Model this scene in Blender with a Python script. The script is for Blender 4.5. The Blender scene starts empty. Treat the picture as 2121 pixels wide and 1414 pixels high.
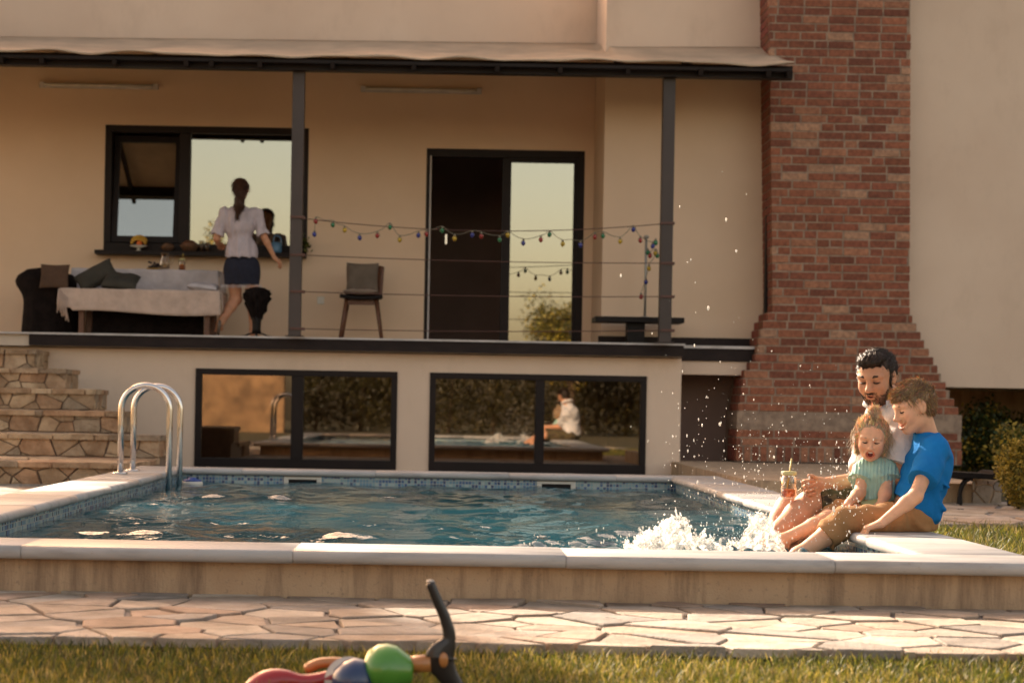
import bpy, math, random
import numpy as np
from mathutils import Vector, Matrix
R = math.radians
random.seed(7); rng = np.random.default_rng(11)
scn = bpy.context.scene

# ---------------------------------------------------------------- camera
F = 3700.0            # focal length in photo pixels (photo 2121 wide)
CX, CY = 905.0, 837.0 # where the optical axis meets the photo
ZC = 0.68
_s = math.sin(R(1.03)); _c = math.cos(R(1.03))
def P(px, py, D):
    dx, dy = px-CX, py-CY
    u = dx*_c + dy*_s; v = -dx*_s + dy*_c
    return np.array((u*D/F, D, ZC - v*D/F))
cam = bpy.data.cameras.new('camera'); camo = bpy.data.objects.new('camera', cam)
scn.collection.objects.link(camo); scn.camera = camo
cam.sensor_width = 36; cam.lens = 36*F/2121; cam.clip_end = 500
cam.shift_x = (1060.5-CX)/2121; cam.shift_y = (CY-707)/2121
camo.matrix_world = Matrix(((_c, -_s, 0, 0), (0, 0, -1, 0), (_s, _c, 0, ZC), (0, 0, 0, 1)))
cam.dof.use_dof = True; cam.dof.focus_distance = 7.8; cam.dof.aperture_fstop = 4.0

# ---------------------------------------------------------------- light
SUN = Vector((-0.95, 1.62, 1.0)).normalized()      # towards the sun: behind the house, from the left
EL = math.asin(SUN.z); AZ = math.atan2(SUN.x, SUN.y)
w = bpy.data.worlds.new('World'); scn.world = w; w.use_nodes = True
nt = w.node_tree; bg = nt.nodes['Background']
sky = nt.nodes.new('ShaderNodeTexSky'); sky.sky_type = 'NISHITA'; sky.sun_disc = False
sky.sun_elevation = EL; sky.sun_rotation = AZ; sky.air_density = 1.0; sky.dust_density = 3.5; sky.ozone_density = 0.6
wm = nt.nodes.new('ShaderNodeMix'); wm.data_type = 'RGBA'; wm.blend_type = 'MULTIPLY'; wm.inputs[0].default_value = 1
wm.inputs[7].default_value = (1.0, 0.69, 0.47, 1)
nt.links.new(sky.outputs[0], wm.inputs[6]); nt.links.new(wm.outputs[2], bg.inputs[0]); bg.inputs[1].default_value = 0.15
sl = bpy.data.lights.new('sun', 'SUN'); sl.energy = 3.1; sl.angle = R(0.6); sl.color = (1.0, 0.89, 0.73)
so = bpy.data.objects.new('sun', sl); scn.collection.objects.link(so)
so.rotation_euler = SUN.to_track_quat('Z', 'Y').to_euler(); so.location = (0, 20, 12)
scn.view_settings.view_transform = 'Standard'; scn.view_settings.look = 'None'
scn.view_settings.gamma = 1; scn.view_settings.exposure = 1.85
scn.cycles.max_bounces = 10; scn.cycles.sample_clamp_indirect = 6; scn.cycles.use_denoising = True
scn.cycles.caustics_reflective = False; scn.cycles.caustics_refractive = False

# ---------------------------------------------------------------- helpers
def tag(o, label=None, cat=None, group=None, kind=None):
    if label: o['label'] = label
    if cat: o['category'] = cat
    if group: o['group'] = group
    if kind: o['kind'] = kind
    return o
def empty(name, loc, label=None, cat=None, group=None):
    o = bpy.data.objects.new(name, None); scn.collection.objects.link(o)
    o.location = tuple(float(a) for a in loc); o.empty_display_size = 0.1
    return tag(o, label, cat, group)
def wloc(o):
    v = Vector((0, 0, 0))
    while o: v = v+o.location; o = o.parent
    return np.array(v)
def mesh(name, V, Fc, m=None, parent=None, smooth=False, col=None, bevel=0):
    V = np.asarray(V, dtype=np.float64).reshape(-1, 3)
    if parent is None:
        lo, hi = V.min(0), V.max(0); base = np.array(((lo[0]+hi[0])/2, (lo[1]+hi[1])/2, lo[2]))
    else: base = wloc(parent)
    me = bpy.data.meshes.new(name)
    if isinstance(Fc, np.ndarray):
        n = len(Fc); k = Fc.shape[1]
        me.vertices.add(len(V)); me.vertices.foreach_set('co', (V-base).astype(np.float32).ravel())
        me.loops.add(n*k); me.loops.foreach_set('vertex_index', Fc.astype(np.int32).ravel())
        me.polygons.add(n); me.polygons.foreach_set('loop_start', np.arange(0, n*k, k, dtype=np.int32))
        me.polygons.foreach_set('loop_total', np.full(n, k, dtype=np.int32))
        me.update(calc_edges=True)
    else:
        me.from_pydata((V-base).tolist(), [], [tuple(int(i) for i in f) for f in Fc]); me.update()
    me.validate()
    if smooth: me.polygons.foreach_set('use_smooth', np.ones(len(me.polygons), dtype=bool))
    if col is not None:
        a = me.color_attributes.new('Col', 'FLOAT_COLOR', 'POINT')
        c = np.ones((len(V), 4), dtype=np.float32); c[:, :3] = col; a.data.foreach_set('color', c.ravel())
    if m: me.materials.append(m)
    o = bpy.data.objects.new(name, me); scn.collection.objects.link(o)
    if parent is None: o.location = base.tolist()
    else: o.parent = parent
    if bevel:
        b = o.modifiers.new('bevel', 'BEVEL'); b.width = bevel; b.segments = 2; b.limit_method = 'ANGLE'
    return o
class MB:
    def __init__(s): s.V = []; s.F = []; s.C = []; s.cc = None
    def add(s, V, Fc):
        n = len(s.V); s.V += [tuple(map(float, v)) for v in V]; s.F += [tuple(i+n for i in f) for f in Fc]
        if s.cc is not None: s.C += [s.cc]*len(V)
        return s
    def box(s, lo, hi, M=None):
        x0, y0, z0 = lo; x1, y1, z1 = hi
        V = [(x0,y0,z0),(x1,y0,z0),(x1,y1,z0),(x0,y1,z0),(x0,y0,z1),(x1,y0,z1),(x1,y1,z1),(x0,y1,z1)]
        if M is not None: V = [tuple(M @ Vector(v)) for v in V]
        return s.add(V, [(0,3,2,1),(4,5,6,7),(0,1,5,4),(1,2,6,5),(2,3,7,6),(3,0,4,7)])
    def tube(s, pts, r, n=10, cap=True, flat=1.0):
        pts = [Vector(tuple(map(float, p))) for p in pts]; V = []; Fc = []
        rr = r if hasattr(r, '__len__') else [r]*len(pts)
        T0 = (pts[1]-pts[0]).normalized(); up = Vector((0,0,1)) if abs(T0.z) < .9 else Vector((0,1,0))
        N = (up - T0*up.dot(T0)).normalized()
        for i, p in enumerate(pts):
            T = ((pts[min(i+1, len(pts)-1)]-pts[max(i-1, 0)])).normalized()
            N = (N-T*N.dot(T)).normalized(); B = T.cross(N)
            for k in range(n):
                a = 2*math.pi*k/n; V.append(p+(N*math.cos(a)+B*math.sin(a)*flat)*rr[i])
        for i in range(len(pts)-1):
            for k in range(n):
                k2 = (k+1) % n; Fc.append((i*n+k, i*n+k2, (i+1)*n+k2, (i+1)*n+k))
        if cap: Fc.append(tuple(range(n))[::-1]); Fc.append(tuple((len(pts)-1)*n+k for k in range(n)))
        return s.add(V, Fc)
    def lathe(s, c, prof, n=24, rip=None, M=None):   # prof: (r,z)
        V = []; Fc = []
        for (r, z) in prof:
            for k in range(n):
                a = 2*math.pi*k/n; q = r*(1+(rip(a, z) if rip else 0)); v = Vector((q*math.cos(a), q*math.sin(a), z))
                if M is not None: v = M @ v
                V.append(v+Vector(tuple(map(float, c))))
        for i in range(len(prof)-1):
            for k in range(n):
                k2 = (k+1) % n; Fc.append((i*n+k, i*n+k2, (i+1)*n+k2, (i+1)*n+k))
        Fc.append(tuple(range(n))[::-1]); Fc.append(tuple((len(prof)-1)*n+k for k in range(n)))
        return s.add(V, Fc)
    def ball(s, c, r, n=12, sq=(1,1,1)):
        m = max(6, n//2)
        return s.lathe(c, [(max(r*math.sin(math.pi*i/m), 1e-4), -r*math.cos(math.pi*i/m)) for i in range(m+1)], n, M=Matrix.Diagonal(sq).to_3x3())
    def build(s, name, m=None, parent=None, smooth=False, bevel=0):
        return mesh(name, s.V, s.F, m, parent, smooth, np.array(s.C) if s.C else None, bevel)
def bez(pts, n=24):
    pts = [np.array(p, float) for p in pts]; out = []
    P_ = [2*pts[0]-pts[1]]+pts+[2*pts[-1]-pts[-2]]
    for i in range(1, len(P_)-2):
        for k in range(n):
            t = k/n; a, b, c, d = P_[i-1:i+3]
            out.append(.5*((2*b)+(c-a)*t+(2*a-5*b+4*c-d)*t*t+(3*b-a-3*c+d)*t**3))
    out.append(pts[-1]); return out

# ---------------------------------------------------------------- materials
def nodes(name):
    m = bpy.data.materials.new(name); m.use_nodes = True
    n = m.node_tree.nodes; return m, n, m.node_tree.links, n['Principled BSDF']
def ramp(n, l, src, stops):
    r = n.new('ShaderNodeValToRGB'); e = r.color_ramp.elements
    while len(e) < len(stops): e.new(0.5)
    for k, (p, c) in enumerate(stops): e[k].position = p; e[k].color = (*c, 1) if len(c) == 3 else c
    l.new(src, r.inputs[0]); return r.outputs[0]
def noise(n, l, scale, detail=4, stretch=None, rough=.55):
    tc = n.new('ShaderNodeTexCoord'); t = n.new('ShaderNodeTexNoise'); t.inputs['Scale'].default_value = scale
    t.inputs['Detail'].default_value = detail; t.inputs['Roughness'].default_value = rough
    if stretch:
        mp = n.new('ShaderNodeMapping'); mp.inputs['Scale'].default_value = stretch
        l.new(tc.outputs['Object'], mp.inputs[0]); l.new(mp.outputs[0], t.inputs[0])
    else: l.new(tc.outputs['Object'], t.inputs[0])
    return t.outputs['Fac']
def bump(n, l, bsdf, h, strength, dist=.01):
    b = n.new('ShaderNodeBump'); b.inputs['Strength'].default_value = strength; b.inputs['Distance'].default_value = dist
    l.new(h, b.inputs['Height']); l.new(b.outputs[0], bsdf.inputs['Normal'])
def mix(n, l, a, b, f, mode='MIX'):
    x = n.new('ShaderNodeMix'); x.data_type = 'RGBA'; x.blend_type = mode
    for s_, v in ((6, a), (7, b)):
        if isinstance(v, tuple): x.inputs[s_].default_value = (*v, 1)
        else: l.new(v, x.inputs[s_])
    if isinstance(f, (int, float)): x.inputs[0].default_value = f
    else: l.new(f, x.inputs[0])
    return x.outputs[2]
def pm(name, c1, c2=None, sc=6, rough=.6, bp=0, bs=None, bd=.01, metal=0, stretch=None, vcol=False, spec=.5, sss=0, coat=0, lo=.35, hi=.65, transl=0):
    m, n, l, b = nodes(name)
    b.inputs['Roughness'].default_value = rough; b.inputs['Metallic'].default_value = metal
    b.inputs['Specular IOR Level'].default_value = spec; b.inputs['Coat Weight'].default_value = coat
    if c2 is None: c2 = tuple(x*.85 for x in c1)
    nz = noise(n, l, sc, 5, stretch); col = ramp(n, l, nz, [(lo, c2), (hi, c1)])
    if vcol:
        a = n.new('ShaderNodeAttribute'); a.attribute_name = 'Col'; col = mix(n, l, a.outputs[0], col, 1.0, 'MULTIPLY')
    l.new(col, b.inputs['Base Color'])
    if bp: bump(n, l, b, noise(n, l, bs or sc*4, 4, stretch), bp, bd)
    if sss:
        b.inputs['Subsurface Weight'].default_value = sss; b.inputs['Subsurface Scale'].default_value = .008
        b.inputs['Subsurface Radius'].default_value = (1, .35, .2)
    if transl:
        t = n.new('ShaderNodeBsdfTranslucent'); l.new(col, t.inputs[0]); x = n.new('ShaderNodeMixShader'); x.inputs[0].default_value = transl
        l.new(b.outputs[0], x.inputs[1]); l.new(t.outputs[0], x.inputs[2]); l.new(x.outputs[0], n['Material Output'].inputs[0])
    return m
W1 = (1, 1, 1)
M = {}
# cream plaster with faint blotches and rain streaks
m, n, l, b = nodes('cream_plaster'); M['plaster'] = m
c = ramp(n, l, noise(n, l, .9, 6), [(.3, (.68, .52, .395)), (.7, (.76, .60, .465))])
c = mix(n, l, c, (.44, .32, .23), ramp(n, l, noise(n, l, 1.3, 8, (2.2, 2.2, 1.2), .7), [(.52, (0,)*3), (.8, (.30,)*3)]))
l.new(c, b.inputs['Base Color']); b.inputs['Roughness'].default_value = .9
bump(n, l, b, noise(n, l, 140, 4), .35, .004)
m, n, l, b = nodes('ochre_terrace_plaster'); M['ochre'] = m  # same wall plaster, with the awning's warm light put into the colour
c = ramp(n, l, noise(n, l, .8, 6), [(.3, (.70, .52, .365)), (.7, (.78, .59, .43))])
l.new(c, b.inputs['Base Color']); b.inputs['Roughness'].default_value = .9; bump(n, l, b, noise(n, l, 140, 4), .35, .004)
m, n, l, b = nodes('stained_plinth_plaster'); M['plinth'] = m
c = ramp(n, l, noise(n, l, 3, 6), [(.3, (.46, .315, .195)), (.7, (.58, .42, .27))])
streak = ramp(n, l, noise(n, l, 3.6, 6, (3.2, 3.2, .35), .7), [(.47, (0,)*3), (.66, (.7,)*3)])
c = mix(n, l, c, (.20, .135, .09), streak)
sp = ramp(n, l, noise(n, l, 55, 3), [(.60, (0,)*3), (.72, (.5,)*3)])
c = mix(n, l, c, (.22, .17, .13), sp)
l.new(c, b.inputs['Base Color']); b.inputs['Roughness'].default_value = .95
bump(n, l, b, noise(n, l, 120, 5), .6, .006)
M['dark'] = pm('dark_brown_frame', (.017, .0105, .0095), (.012, .008, .0075), 3, .5, spec=.2)
M['post'] = pm('grey_brown_post_paint', (.058, .040, .035), (.042, .030, .026), 2, .5, .1, 60)
M['strip'] = pm('pale_stone_edge', (.62, .58, .56), (.45, .42, .40), 4, .6)
M['fascia'] = pm('dark_brown_fascia', (.026, .017, .015), (.016, .010, .010), 5, .6, spec=.2, stretch=(1, 1, 3))
M['floor'] = pm('terrace_floor', (.62, .52, .42), None, 4, .7)
M['room'] = pm('dark_interior', (.34, .23, .19), None, 2, .9)
M['brick'] = pm('red_brick', (1.12, 1.16, 1.04), (.70, .70, .64), 28, .9, .8, 90, .006, vcol=True)
M['mortar'] = pm('mortar', (.38, .275, .20), (.24, .17, .125), 14, .95, .7, 90, .006)
M['marble'] = None
m, n, l, b = nodes('white_marble_coping'); M['marble'] = m
c = ramp(n, l, noise(n, l, 2.5, 7, (1, 5, 5), .6), [(.32, (.28, .268, .258)), (.5, (.41, .398, .385)), (.7, (.46, .445, .425))])
c = mix(n, l, c, (.30, .25, .20), ramp(n, l, noise(n, l, 38, 3, (1, 2, 2)), [(.64, (0,)*3), (.74, (.6,)*3)]))
l.new(c, b.inputs['Base Color']); b.inputs['Roughness'].default_value = .42; b.inputs['Specular IOR Level'].default_value = .3
bump(n, l, b, noise(n, l, 60, 4), .12, .003)
M['stone'] = pm('beige_flagstone', (1.12, 1.05, 1.0), (.72, .66, .60), 9, .85, .8, 40, .01, vcol=True)
M['grout'] = pm('grey_grout', (.30, .26, .235), (.20, .175, .16), 12, .95, .6, 60)
M['stepgrout'] = pm('brown_grout', (.30, .21, .15), (.20, .14, .10), 12, .95, .6, 60)
M['steel'] = pm('polished_steel', (.72, .70, .68), (.6, .58, .56), 5, .17, metal=1)
M['soil'] = pm('lawn_soil', (.085, .07, .028), (.045, .040, .018), 8, .95, .8, 30, .03)
M['white'] = pm('white_plastic', (.66, .62, .54), None, 8, .4)
M['blueplastic'] = pm('blue_plastic', (.02, .07, .30), None, 8, .35)
M['wood'] = pm('dark_wood', (.16, .065, .030), (.09, .036, .018), 12, .5, .2, 60, stretch=(6, 6, 1))
M['bark'] = pm('bark', (.12, .08, .05), (.05, .035, .022), 12, .95, .9, 25, .02, stretch=(4, 4, 1))
M['black'] = pm('black_metal', (.010, .0075, .007), None, 8, .5, spec=.2)
M['blackcloth'] = pm('black_cloth', (.016, .011, .010), (.009, .0065, .006), 14, .95, .4, 30, spec=.1)
# glass that mirrors the garden
def glassmat(name, fac, tint):
    m, n, l, b = nodes(name); n.remove(b)
    g = n.new('ShaderNodeBsdfGlossy'); g.inputs[0].default_value = (*tint, 1); g.inputs[1].default_value = .015
    t = n.new('ShaderNodeBsdfTransparent'); t.inputs[0].default_value = (.45, .40, .36, 1)
    x = n.new('ShaderNodeMixShader'); x.inputs[0].default_value = fac
    l.new(t.outputs[0], x.inputs[1]); l.new(g.outputs[0], x.inputs[2]); l.new(x.outputs[0], n['Material Output'].inputs[0]); return m
M['pane'] = glassmat('reflective_window_glass', .34, (.90, .95, .88)); M['panelow'] = glassmat('dim_window_glass', .20, (1.0, .92, .80))
m, n, l, b = nodes('clear_jar_glass'); n.remove(b); M['glass'] = m
g = n.new('ShaderNodeBsdfGlossy'); g.inputs[0].default_value = (1, .97, .93, 1); g.inputs[1].default_value = .04
t = n.new('ShaderNodeBsdfTransparent'); t.inputs[0].default_value = (.90, .87, .82, 1); fr = n.new('ShaderNodeLayerWeight'); fr.inputs[0].default_value = .35
x = n.new('ShaderNodeMixShader'); l.new(fr.outputs['Facing'], x.inputs[0]); l.new(t.outputs[0], x.inputs[1]); l.new(g.outputs[0], x.inputs[2]); l.new(x.outputs[0], n['Material Output'].inputs[0])
M['juice'] = pm('orange_juice', (1.0, .38, .09), (.95, .32, .07), 20, .25, transl=.55)
# mosaic tiles
m, n, l, b = nodes('blue_mosaic_tiles'); M['tile'] = m
tc = n.new('ShaderNodeTexCoord'); sx = n.new('ShaderNodeSeparateXYZ'); l.new(tc.outputs['Object'], sx.inputs[0])
ad = n.new('ShaderNodeMath'); ad.operation = 'ADD'; l.new(sx.outputs[0], ad.inputs[0]); l.new(sx.outputs[1], ad.inputs[1])
cb = n.new('ShaderNodeCombineXYZ'); l.new(ad.outputs[0], cb.inputs[0]); l.new(sx.outputs[2], cb.inputs[1])
T = .024
br = n.new('ShaderNodeTexBrick'); br.offset = 0; br.squash = 1
for k_, v_ in (('Scale', 1), ('Brick Width', T), ('Row Height', T), ('Mortar Size', .0022), ('Mortar Smooth', .1), ('Bias', 0)): br.inputs[k_].default_value = v_
br.inputs['Color1'].default_value = (0, 0, 0, 1); br.inputs['Color2'].default_value = (1, 1, 1, 1); br.inputs['Mortar'].default_value = (.5, .5, .5, 1)
l.new(cb.outputs[0], br.inputs[0])
sn = n.new('ShaderNodeVectorMath'); sn.operation = 'SNAP'; sn.inputs[1].default_value = (T, T, T); l.new(cb.outputs[0], sn.inputs[0])
wn = n.new('ShaderNodeTexWhiteNoise'); l.new(sn.outputs[0], wn.inputs[0])
tcx = ramp(n, l, wn.outputs[0], [(0, (.03, .06, .15)), (.16, (.05, .12, .26)), (.34, (.13, .26, .36)), (.6, (.22, .35, .38)), (.85, (.34, .44, .44))])
for e in n: 
    if e.type == 'VALTORGB': e.color_ramp.interpolation = 'CONSTANT'
c = mix(n, l, tcx, (.38, .40, .38), br.outputs['Fac'])
l.new(c, b.inputs['Base Color']); b.inputs['Roughness'].default_value = .22
# pool water: teal body, mirror-like skin
m, n, l, b = nodes('pool_water'); M['water'] = m
c = ramp(n, l, noise(n, l, 1.2, 3), [(.3, (.008, .048, .070)), (.7, (.018, .085, .112))])
l.new(c, b.inputs['Base Color']); b.inputs['Roughness'].default_value = .03; b.inputs['IOR'].default_value = 1.33
bump(n, l, b, noise(n, l, 22, 3, (1, .6, 1)), .35, .012)
def skin(name, a, s=.18):
    return pm(name, a, tuple(x*.82 for x in a), 22, .56, .25, 150, .002, spec=.35, vcol=True, sss=s, lo=.25, hi=.6)
M['skin'] = skin('skin', (.60, .30, .175))
M['skinchild'] = skin('child_skin', (.74, .41, .255))
def cloth(name, a, sc=9, bp=.5, bs=16, rough=.92, transl=0, **k):
    return pm(name, a, tuple(x*.8 for x in a), sc, rough, bp, bs, .02, spec=.2, transl=transl, **k)
# ---------------------------------------------------------------- ground, grass, paving
def clip(poly, px, py, nx, ny):   # keep (p-(px,py)).n <= 0
    out = []
    for i in range(len(poly)):
        a, b2 = poly[i], poly[(i+1) % len(poly)]
        da = (a[0]-px)*nx+(a[1]-py)*ny; db = (b2[0]-px)*nx+(b2[1]-py)*ny
        if da <= 0: out.append(a)
        if da*db < 0:
            t = da/(da-db); out.append((a[0]+(b2[0]-a[0])*t, a[1]+(b2[1]-a[1])*t))
    return out
def cells(x0, y0, x1, y1, step, gap, jit=.42, seed=1):
    r = random.Random(seed); pts = []
    sx_, sy_ = step if isinstance(step, tuple) else (step, step)
    nx, ny = max(1, round((x1-x0)/sx_)), max(1, round((y1-y0)/sy_))
    for i in range(-1, nx+1):
        for j in range(-1, ny+1):
            pts.append((x0+(i+.5+r.uniform(-jit, jit)+.25*(j % 2))*(x1-x0)/nx, y0+(j+.5+r.uniform(-jit, jit))*(y1-y0)/ny))
    res = []
    for i, (a, b_) in enumerate(pts):
        poly = [(x0, y0), (x1, y0), (x1, y1), (x0, y1)]
        for k, (c_, d) in enumerate(pts):
            if k == i or abs(c_-a) > 3*sx_ or abs(d-b_) > 3*sy_: continue
            nx_, ny_ = c_-a, d-b_; L = math.hypot(nx_, ny_); nx_ /= L; ny_ /= L
            g = gap*(.5+1.1*(((i*7+k*13) % 10)/10 if i < k else ((k*7+i*13) % 10)/10))
            poly = clip(poly, (a+c_)/2-nx_*g/2, (b_+d)/2-ny_*g/2, nx_, ny_)
            if len(poly) < 3: break
        if len(poly) >= 3:
            q = []
            for j in range(len(poly)):     # roughen the outline
                p0, p1 = poly[j], poly[(j+1) % len(poly)]; L = math.dist(p0, p1); q.append(p0)
                if L > .09:
                    for t in (.33, .66):
                        o = r.uniform(-.045, -.002)*min(L, .3)
                        q.append((p0[0]+(p1[0]-p0[0])*t+(p1[1]-p0[1])/L*-o*-1*.5, p0[1]+(p1[1]-p0[1])*t-(p1[0]-p0[0])/L*o*-1*.5))
            res.append(q)
    return res
PAL = [(.58, .46, .37), (.66, .54, .44), (.52, .41, .33), (.70, .60, .51), (.60, .50, .43), (.60, .43, .33), (.48, .42, .38)]
def flags(mb, x0, y0, x1, y1, z, step, gap, th, seed, to3=None):
    r = random.Random(seed+50)
    for q in cells(x0, y0, x1, y1, step, gap, seed=seed):
        k = random.Random(int(q[0][0]*999)+int(q[0][1]*777)); c_ = k.choice(PAL); v = k.uniform(.8, 1.1); mb.cc = (c_[0]*v*.64, c_[1]*v*.68, c_[2]*v*.68)
        dz = r.uniform(-.004, .005); tx, ty = r.uniform(-.012, .012), r.uniform(-.012, .012); mx = sum(p[0] for p in q)/len(q); my = sum(p[1] for p in q)/len(q)
        top = [(p[0], p[1], z+th+dz+(p[0]-mx)*tx+(p[1]-my)*ty) for p in q]
        ins = [(mx+(p[0]-mx)*.965, my+(p[1]-my)*.965, t[2]+.003) for p, t in zip(q, top)]
        bot = [(p[0], p[1], z-.01) for p in q]; n_ = len(q)
        V = bot+top+ins
        if to3: V = [to3(*v) for v in V]
        Fc = [tuple(2*n_+i for i in range(n_))]
        for i in range(n_):
            j = (i+1) % n_; Fc += [(i, j, n_+j, n_+i), (n_+i, n_+j, 2*n_+j, 2*n_+i)]
        mb.add(V, Fc)
g = MB(); g.add([(-40, -30, -.03), (40, -30, -.03), (40, 60, -.03), (-40, 60, -.03)], [(0, 1, 2, 3)])
tag(g.build('ground', M['soil']), kind='structure')
PAV0 = 5.06
g = MB(); g.box((-3.6, PAV0+.02, -.028), (3.2, 6.6, -.006)); g.box((-4.2, 6.6, -.027), (-2.1, 17.9, -.005)); g.box((1.8, 11.0, -.0262), (5, 14.0, -.0042)); g.box((-4.2, 13.5, -.0235), (3, 18, -.0015))
g.box((2.0, 6.6, -.0275), (2.42, 7.2, -.0065))
tag(g.build('paving_bed', M['grout']), kind='structure')
g = MB()
flags(g, -3.0, PAV0, 3.0, 6.35, -.01, (.27, .15), .015, .012, 6)
flags(g, -4.1, 6.35, -2.15, 13.6, -.01, .36, .022, .012, 9)
flags(g, 2.08, 10.9, 4.6, 13.52, -.01, .40, .03, .016, 13)
flags(g, -4.1, 13.6, 2.4, 17.9, -.005, .42, .022, .012, 15)
tag(g.build('flagstone_path', M['stone']), kind='structure')

def blades(name, n, gen, m, hmin, hmax, wd):
    x, y, z = gen(n); h = rng.uniform(hmin, hmax, n)*(rng.random(n)*.6+.5); a = rng.uniform(0, 2*np.pi, n)
    lean = rng.uniform(.1, .9, n)*h; b2 = rng.uniform(0, 2*np.pi, n); wv = wd*rng.uniform(.6, 1.3, n)
    V = np.zeros((n, 5, 3)); dx, dy = np.cos(a)*wv, np.sin(a)*wv; lx, ly = np.cos(b2)*lean, np.sin(b2)*lean
    V[:, 0] = np.stack([x-dx, y-dy, z], 1); V[:, 1] = np.stack([x+dx, y+dy, z], 1)
    V[:, 2] = np.stack([x+dx*.7+lx*.35, y+dy*.7+ly*.35, z+h*.6], 1); V[:, 3] = np.stack([x-dx*.7+lx*.35, y-dy*.7+ly*.35, z+h*.6], 1)
    V[:, 4] = np.stack([x+lx, y+ly, z+h], 1)
    i = np.arange(n)[:, None]*5
    Fc = np.concatenate([i+np.array([[0, 1, 2]]), i+np.array([[0, 2, 3]]), i+np.array([[3, 2, 4]])])
    pal = np.array([(.13, .145, .02), (.22, .20, .028), (.07, .085, .018), (.40, .31, .07), (.50, .38, .16), (.09, .07, .025)])
    patch = np.sin(x*3.1+np.sin(y*4))+np.sin(y*5.3+x*2.2)
    p = np.where(patch[:, None] > .3, np.array([[.26, .22, .12, .2, .12, .08]]), np.array([[.28, .2, .26, .09, .04, .13]]))
    ci = (rng.random(n)[:, None] > p.cumsum(1)).sum(1).clip(0, 5)
    col = pal[ci]*rng.uniform(.7, 1.25, (n, 1)); col = np.repeat(col[:, None], 5, 1).reshape(-1, 3)
    return tag(mesh(name, V.reshape(-1, 3), Fc, m, None, False, col), kind='stuff')
M['grass'] = pm('grass_blade', (1.1, 1.1, 1.0), (.8, .8, .8), 9, .55, vcol=True, transl=.35)
def g1(n):
    y = rng.uniform(4.0, PAV0+.10, n); x = rng.uniform(-1.75, 1.9, n)*y/4.6
    edge = PAV0+.02+.05*np.sin(x*5)+.03*np.sin(x*13)
    k = (y > edge) & (rng.random(n) < .93); y = np.where(k, y-.45, y)
    return x, y, np.full(n, -.03)
tag(blades('lawn_grass', 52000, g1, M['grass'], .012, .044, .0022), 'yellow green lawn grass in front of the paving')
def g2(n):
    y = rng.uniform(7.0, 11.0, n); x = rng.uniform(2.13, 3.8, n)
    return x, y, np.full(n, -.03)
tag(blades('lawn_grass', 16000, g2, M['grass'], .03, .085, .003), 'grass strip beside the right pool edge')

# ---------------------------------------------------------------- swimming pool
XL, XR, XLO, XRO = -1.92, 1.80, -2.265, 2.155
YF, YFO, YB, YBO = 6.46, 6.135, 13.38, 13.68
ZT, TH, WZ = .17, .046, .068
pool = empty('swimming_pool', (0, 9.9, -.9), 'raised pool with white marble coping and blue mosaic tile band', 'swimming pool')
def coping(axis, a0, a1, inner, outer, joints, nose_out=True):
    # profile across the slab: rounded nose over the water, softened outer edge
    r = TH/2; sgn = 1 if outer > inner else -1; W_ = abs(outer-inner)+.0
    prof = []
    for k in range(9):
        t = -math.pi/2+math.pi*k/8; prof.append((-.012-math.cos(t)*r*1.1+r*1.1-.0, ZT-r+math.sin(t)*r))
    prof = [(-.028+.028*0+ (p[0]-.0)-.0, p[1]) for p in prof]
    for k in range(7):
        t = math.pi/2-math.pi*k/6; prof.append((W_-r*.75+math.cos(t)*r*.75, ZT-r+math.sin(t)*r))
    ed = [a0]+joints+[a1]
    for j in range(len(ed)-1):
        s0, s1 = ed[j]+.0006, ed[j+1]-.0006; V = []; N_ = len(prof); rz = random.uniform(-.0012, .0012)
        segs = [(s0, .003), (s0+.003, 0), (s1-.003, 0), (s1, .003)]
        for (s_, sh) in segs:
            cu, cz = W_/2, ZT-r
            for (u_, z_) in prof:
                if sh: u_ += sh if u_ < cu else -sh; z_ += sh*.7 if z_ < cz else -sh*.7
                t_ = inner+sgn*u_; z_ += rz
                V.append((s_, t_, z_) if axis == 'x' else (t_, s_, z_))
        Fc = []
        for a in range(3):
            for k in range(N_):
                k2 = (k+1) % N_; Fc.append((a*N_+k, a*N_+k2, (a+1)*N_+k2, (a+1)*N_+k))
        Fc.append(tuple(range(N_))); Fc.append(tuple(3*N_+k for k in range(N_))[::-1])
        flip = (axis == 'x') == (sgn > 0)
        if flip: Fc = [f[::-1] for f in Fc]
        o = mesh('coping_slab', V, Fc, M['marble'], pool, True); o.data.polygons[-1].use_smooth = False; o.data.polygons[-2].use_smooth = False
def xa(px): return P(px, 1160, YFO)[0]
coping('x', XLO, XRO, YF, YFO, [xa(42), xa(606), xa(1173), xa(1731)])
coping('x', XLO, XRO, YB, YBO, [-1.45, -.45, .55, 1.35])
sj = [YF+.004+.98*k for k in range(1, 7)]
coping('y', YF+.003, YB-.003, XL, XLO, sj); coping('y', YF+.003, YB-.003, XR, XRO, [y_-.15 for y_ in sj])
wb = MB()
i_ = .075
for lo_, hi_ in (((XLO+i_, YFO+i_, -.9), (XRO-i_, YF-.0, ZT-TH-.001)), ((XLO+i_, YB, -.9), (XRO-i_, YBO-i_, ZT-TH-.001)),
                 ((XLO+i_, YF, -.9), (XL, YB, ZT-TH-.001)), ((XR, YF, -.9), (XRO-i_, YB, ZT-TH-.001))): wb.box(lo_, hi_)
wb.build('pool_wall', M['plinth'], pool)
tb = MB(); zt = ZT-TH-.0015; t_ = .006
SK = [(P(588, 1002, YB), P(666, 1002, YB)), (P(1112, 1010, YB), P(1192, 1010, YB))]
skx = [(a[0], b_[0]) for a, b_ in SK]
xs = [XL]+[v for s_ in skx for v in s_]+[XR]
for a in range(0, len(xs), 2): tb.box((xs[a], YB-t_, -.3), (xs[a+1], YB-.0005, zt))
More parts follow.
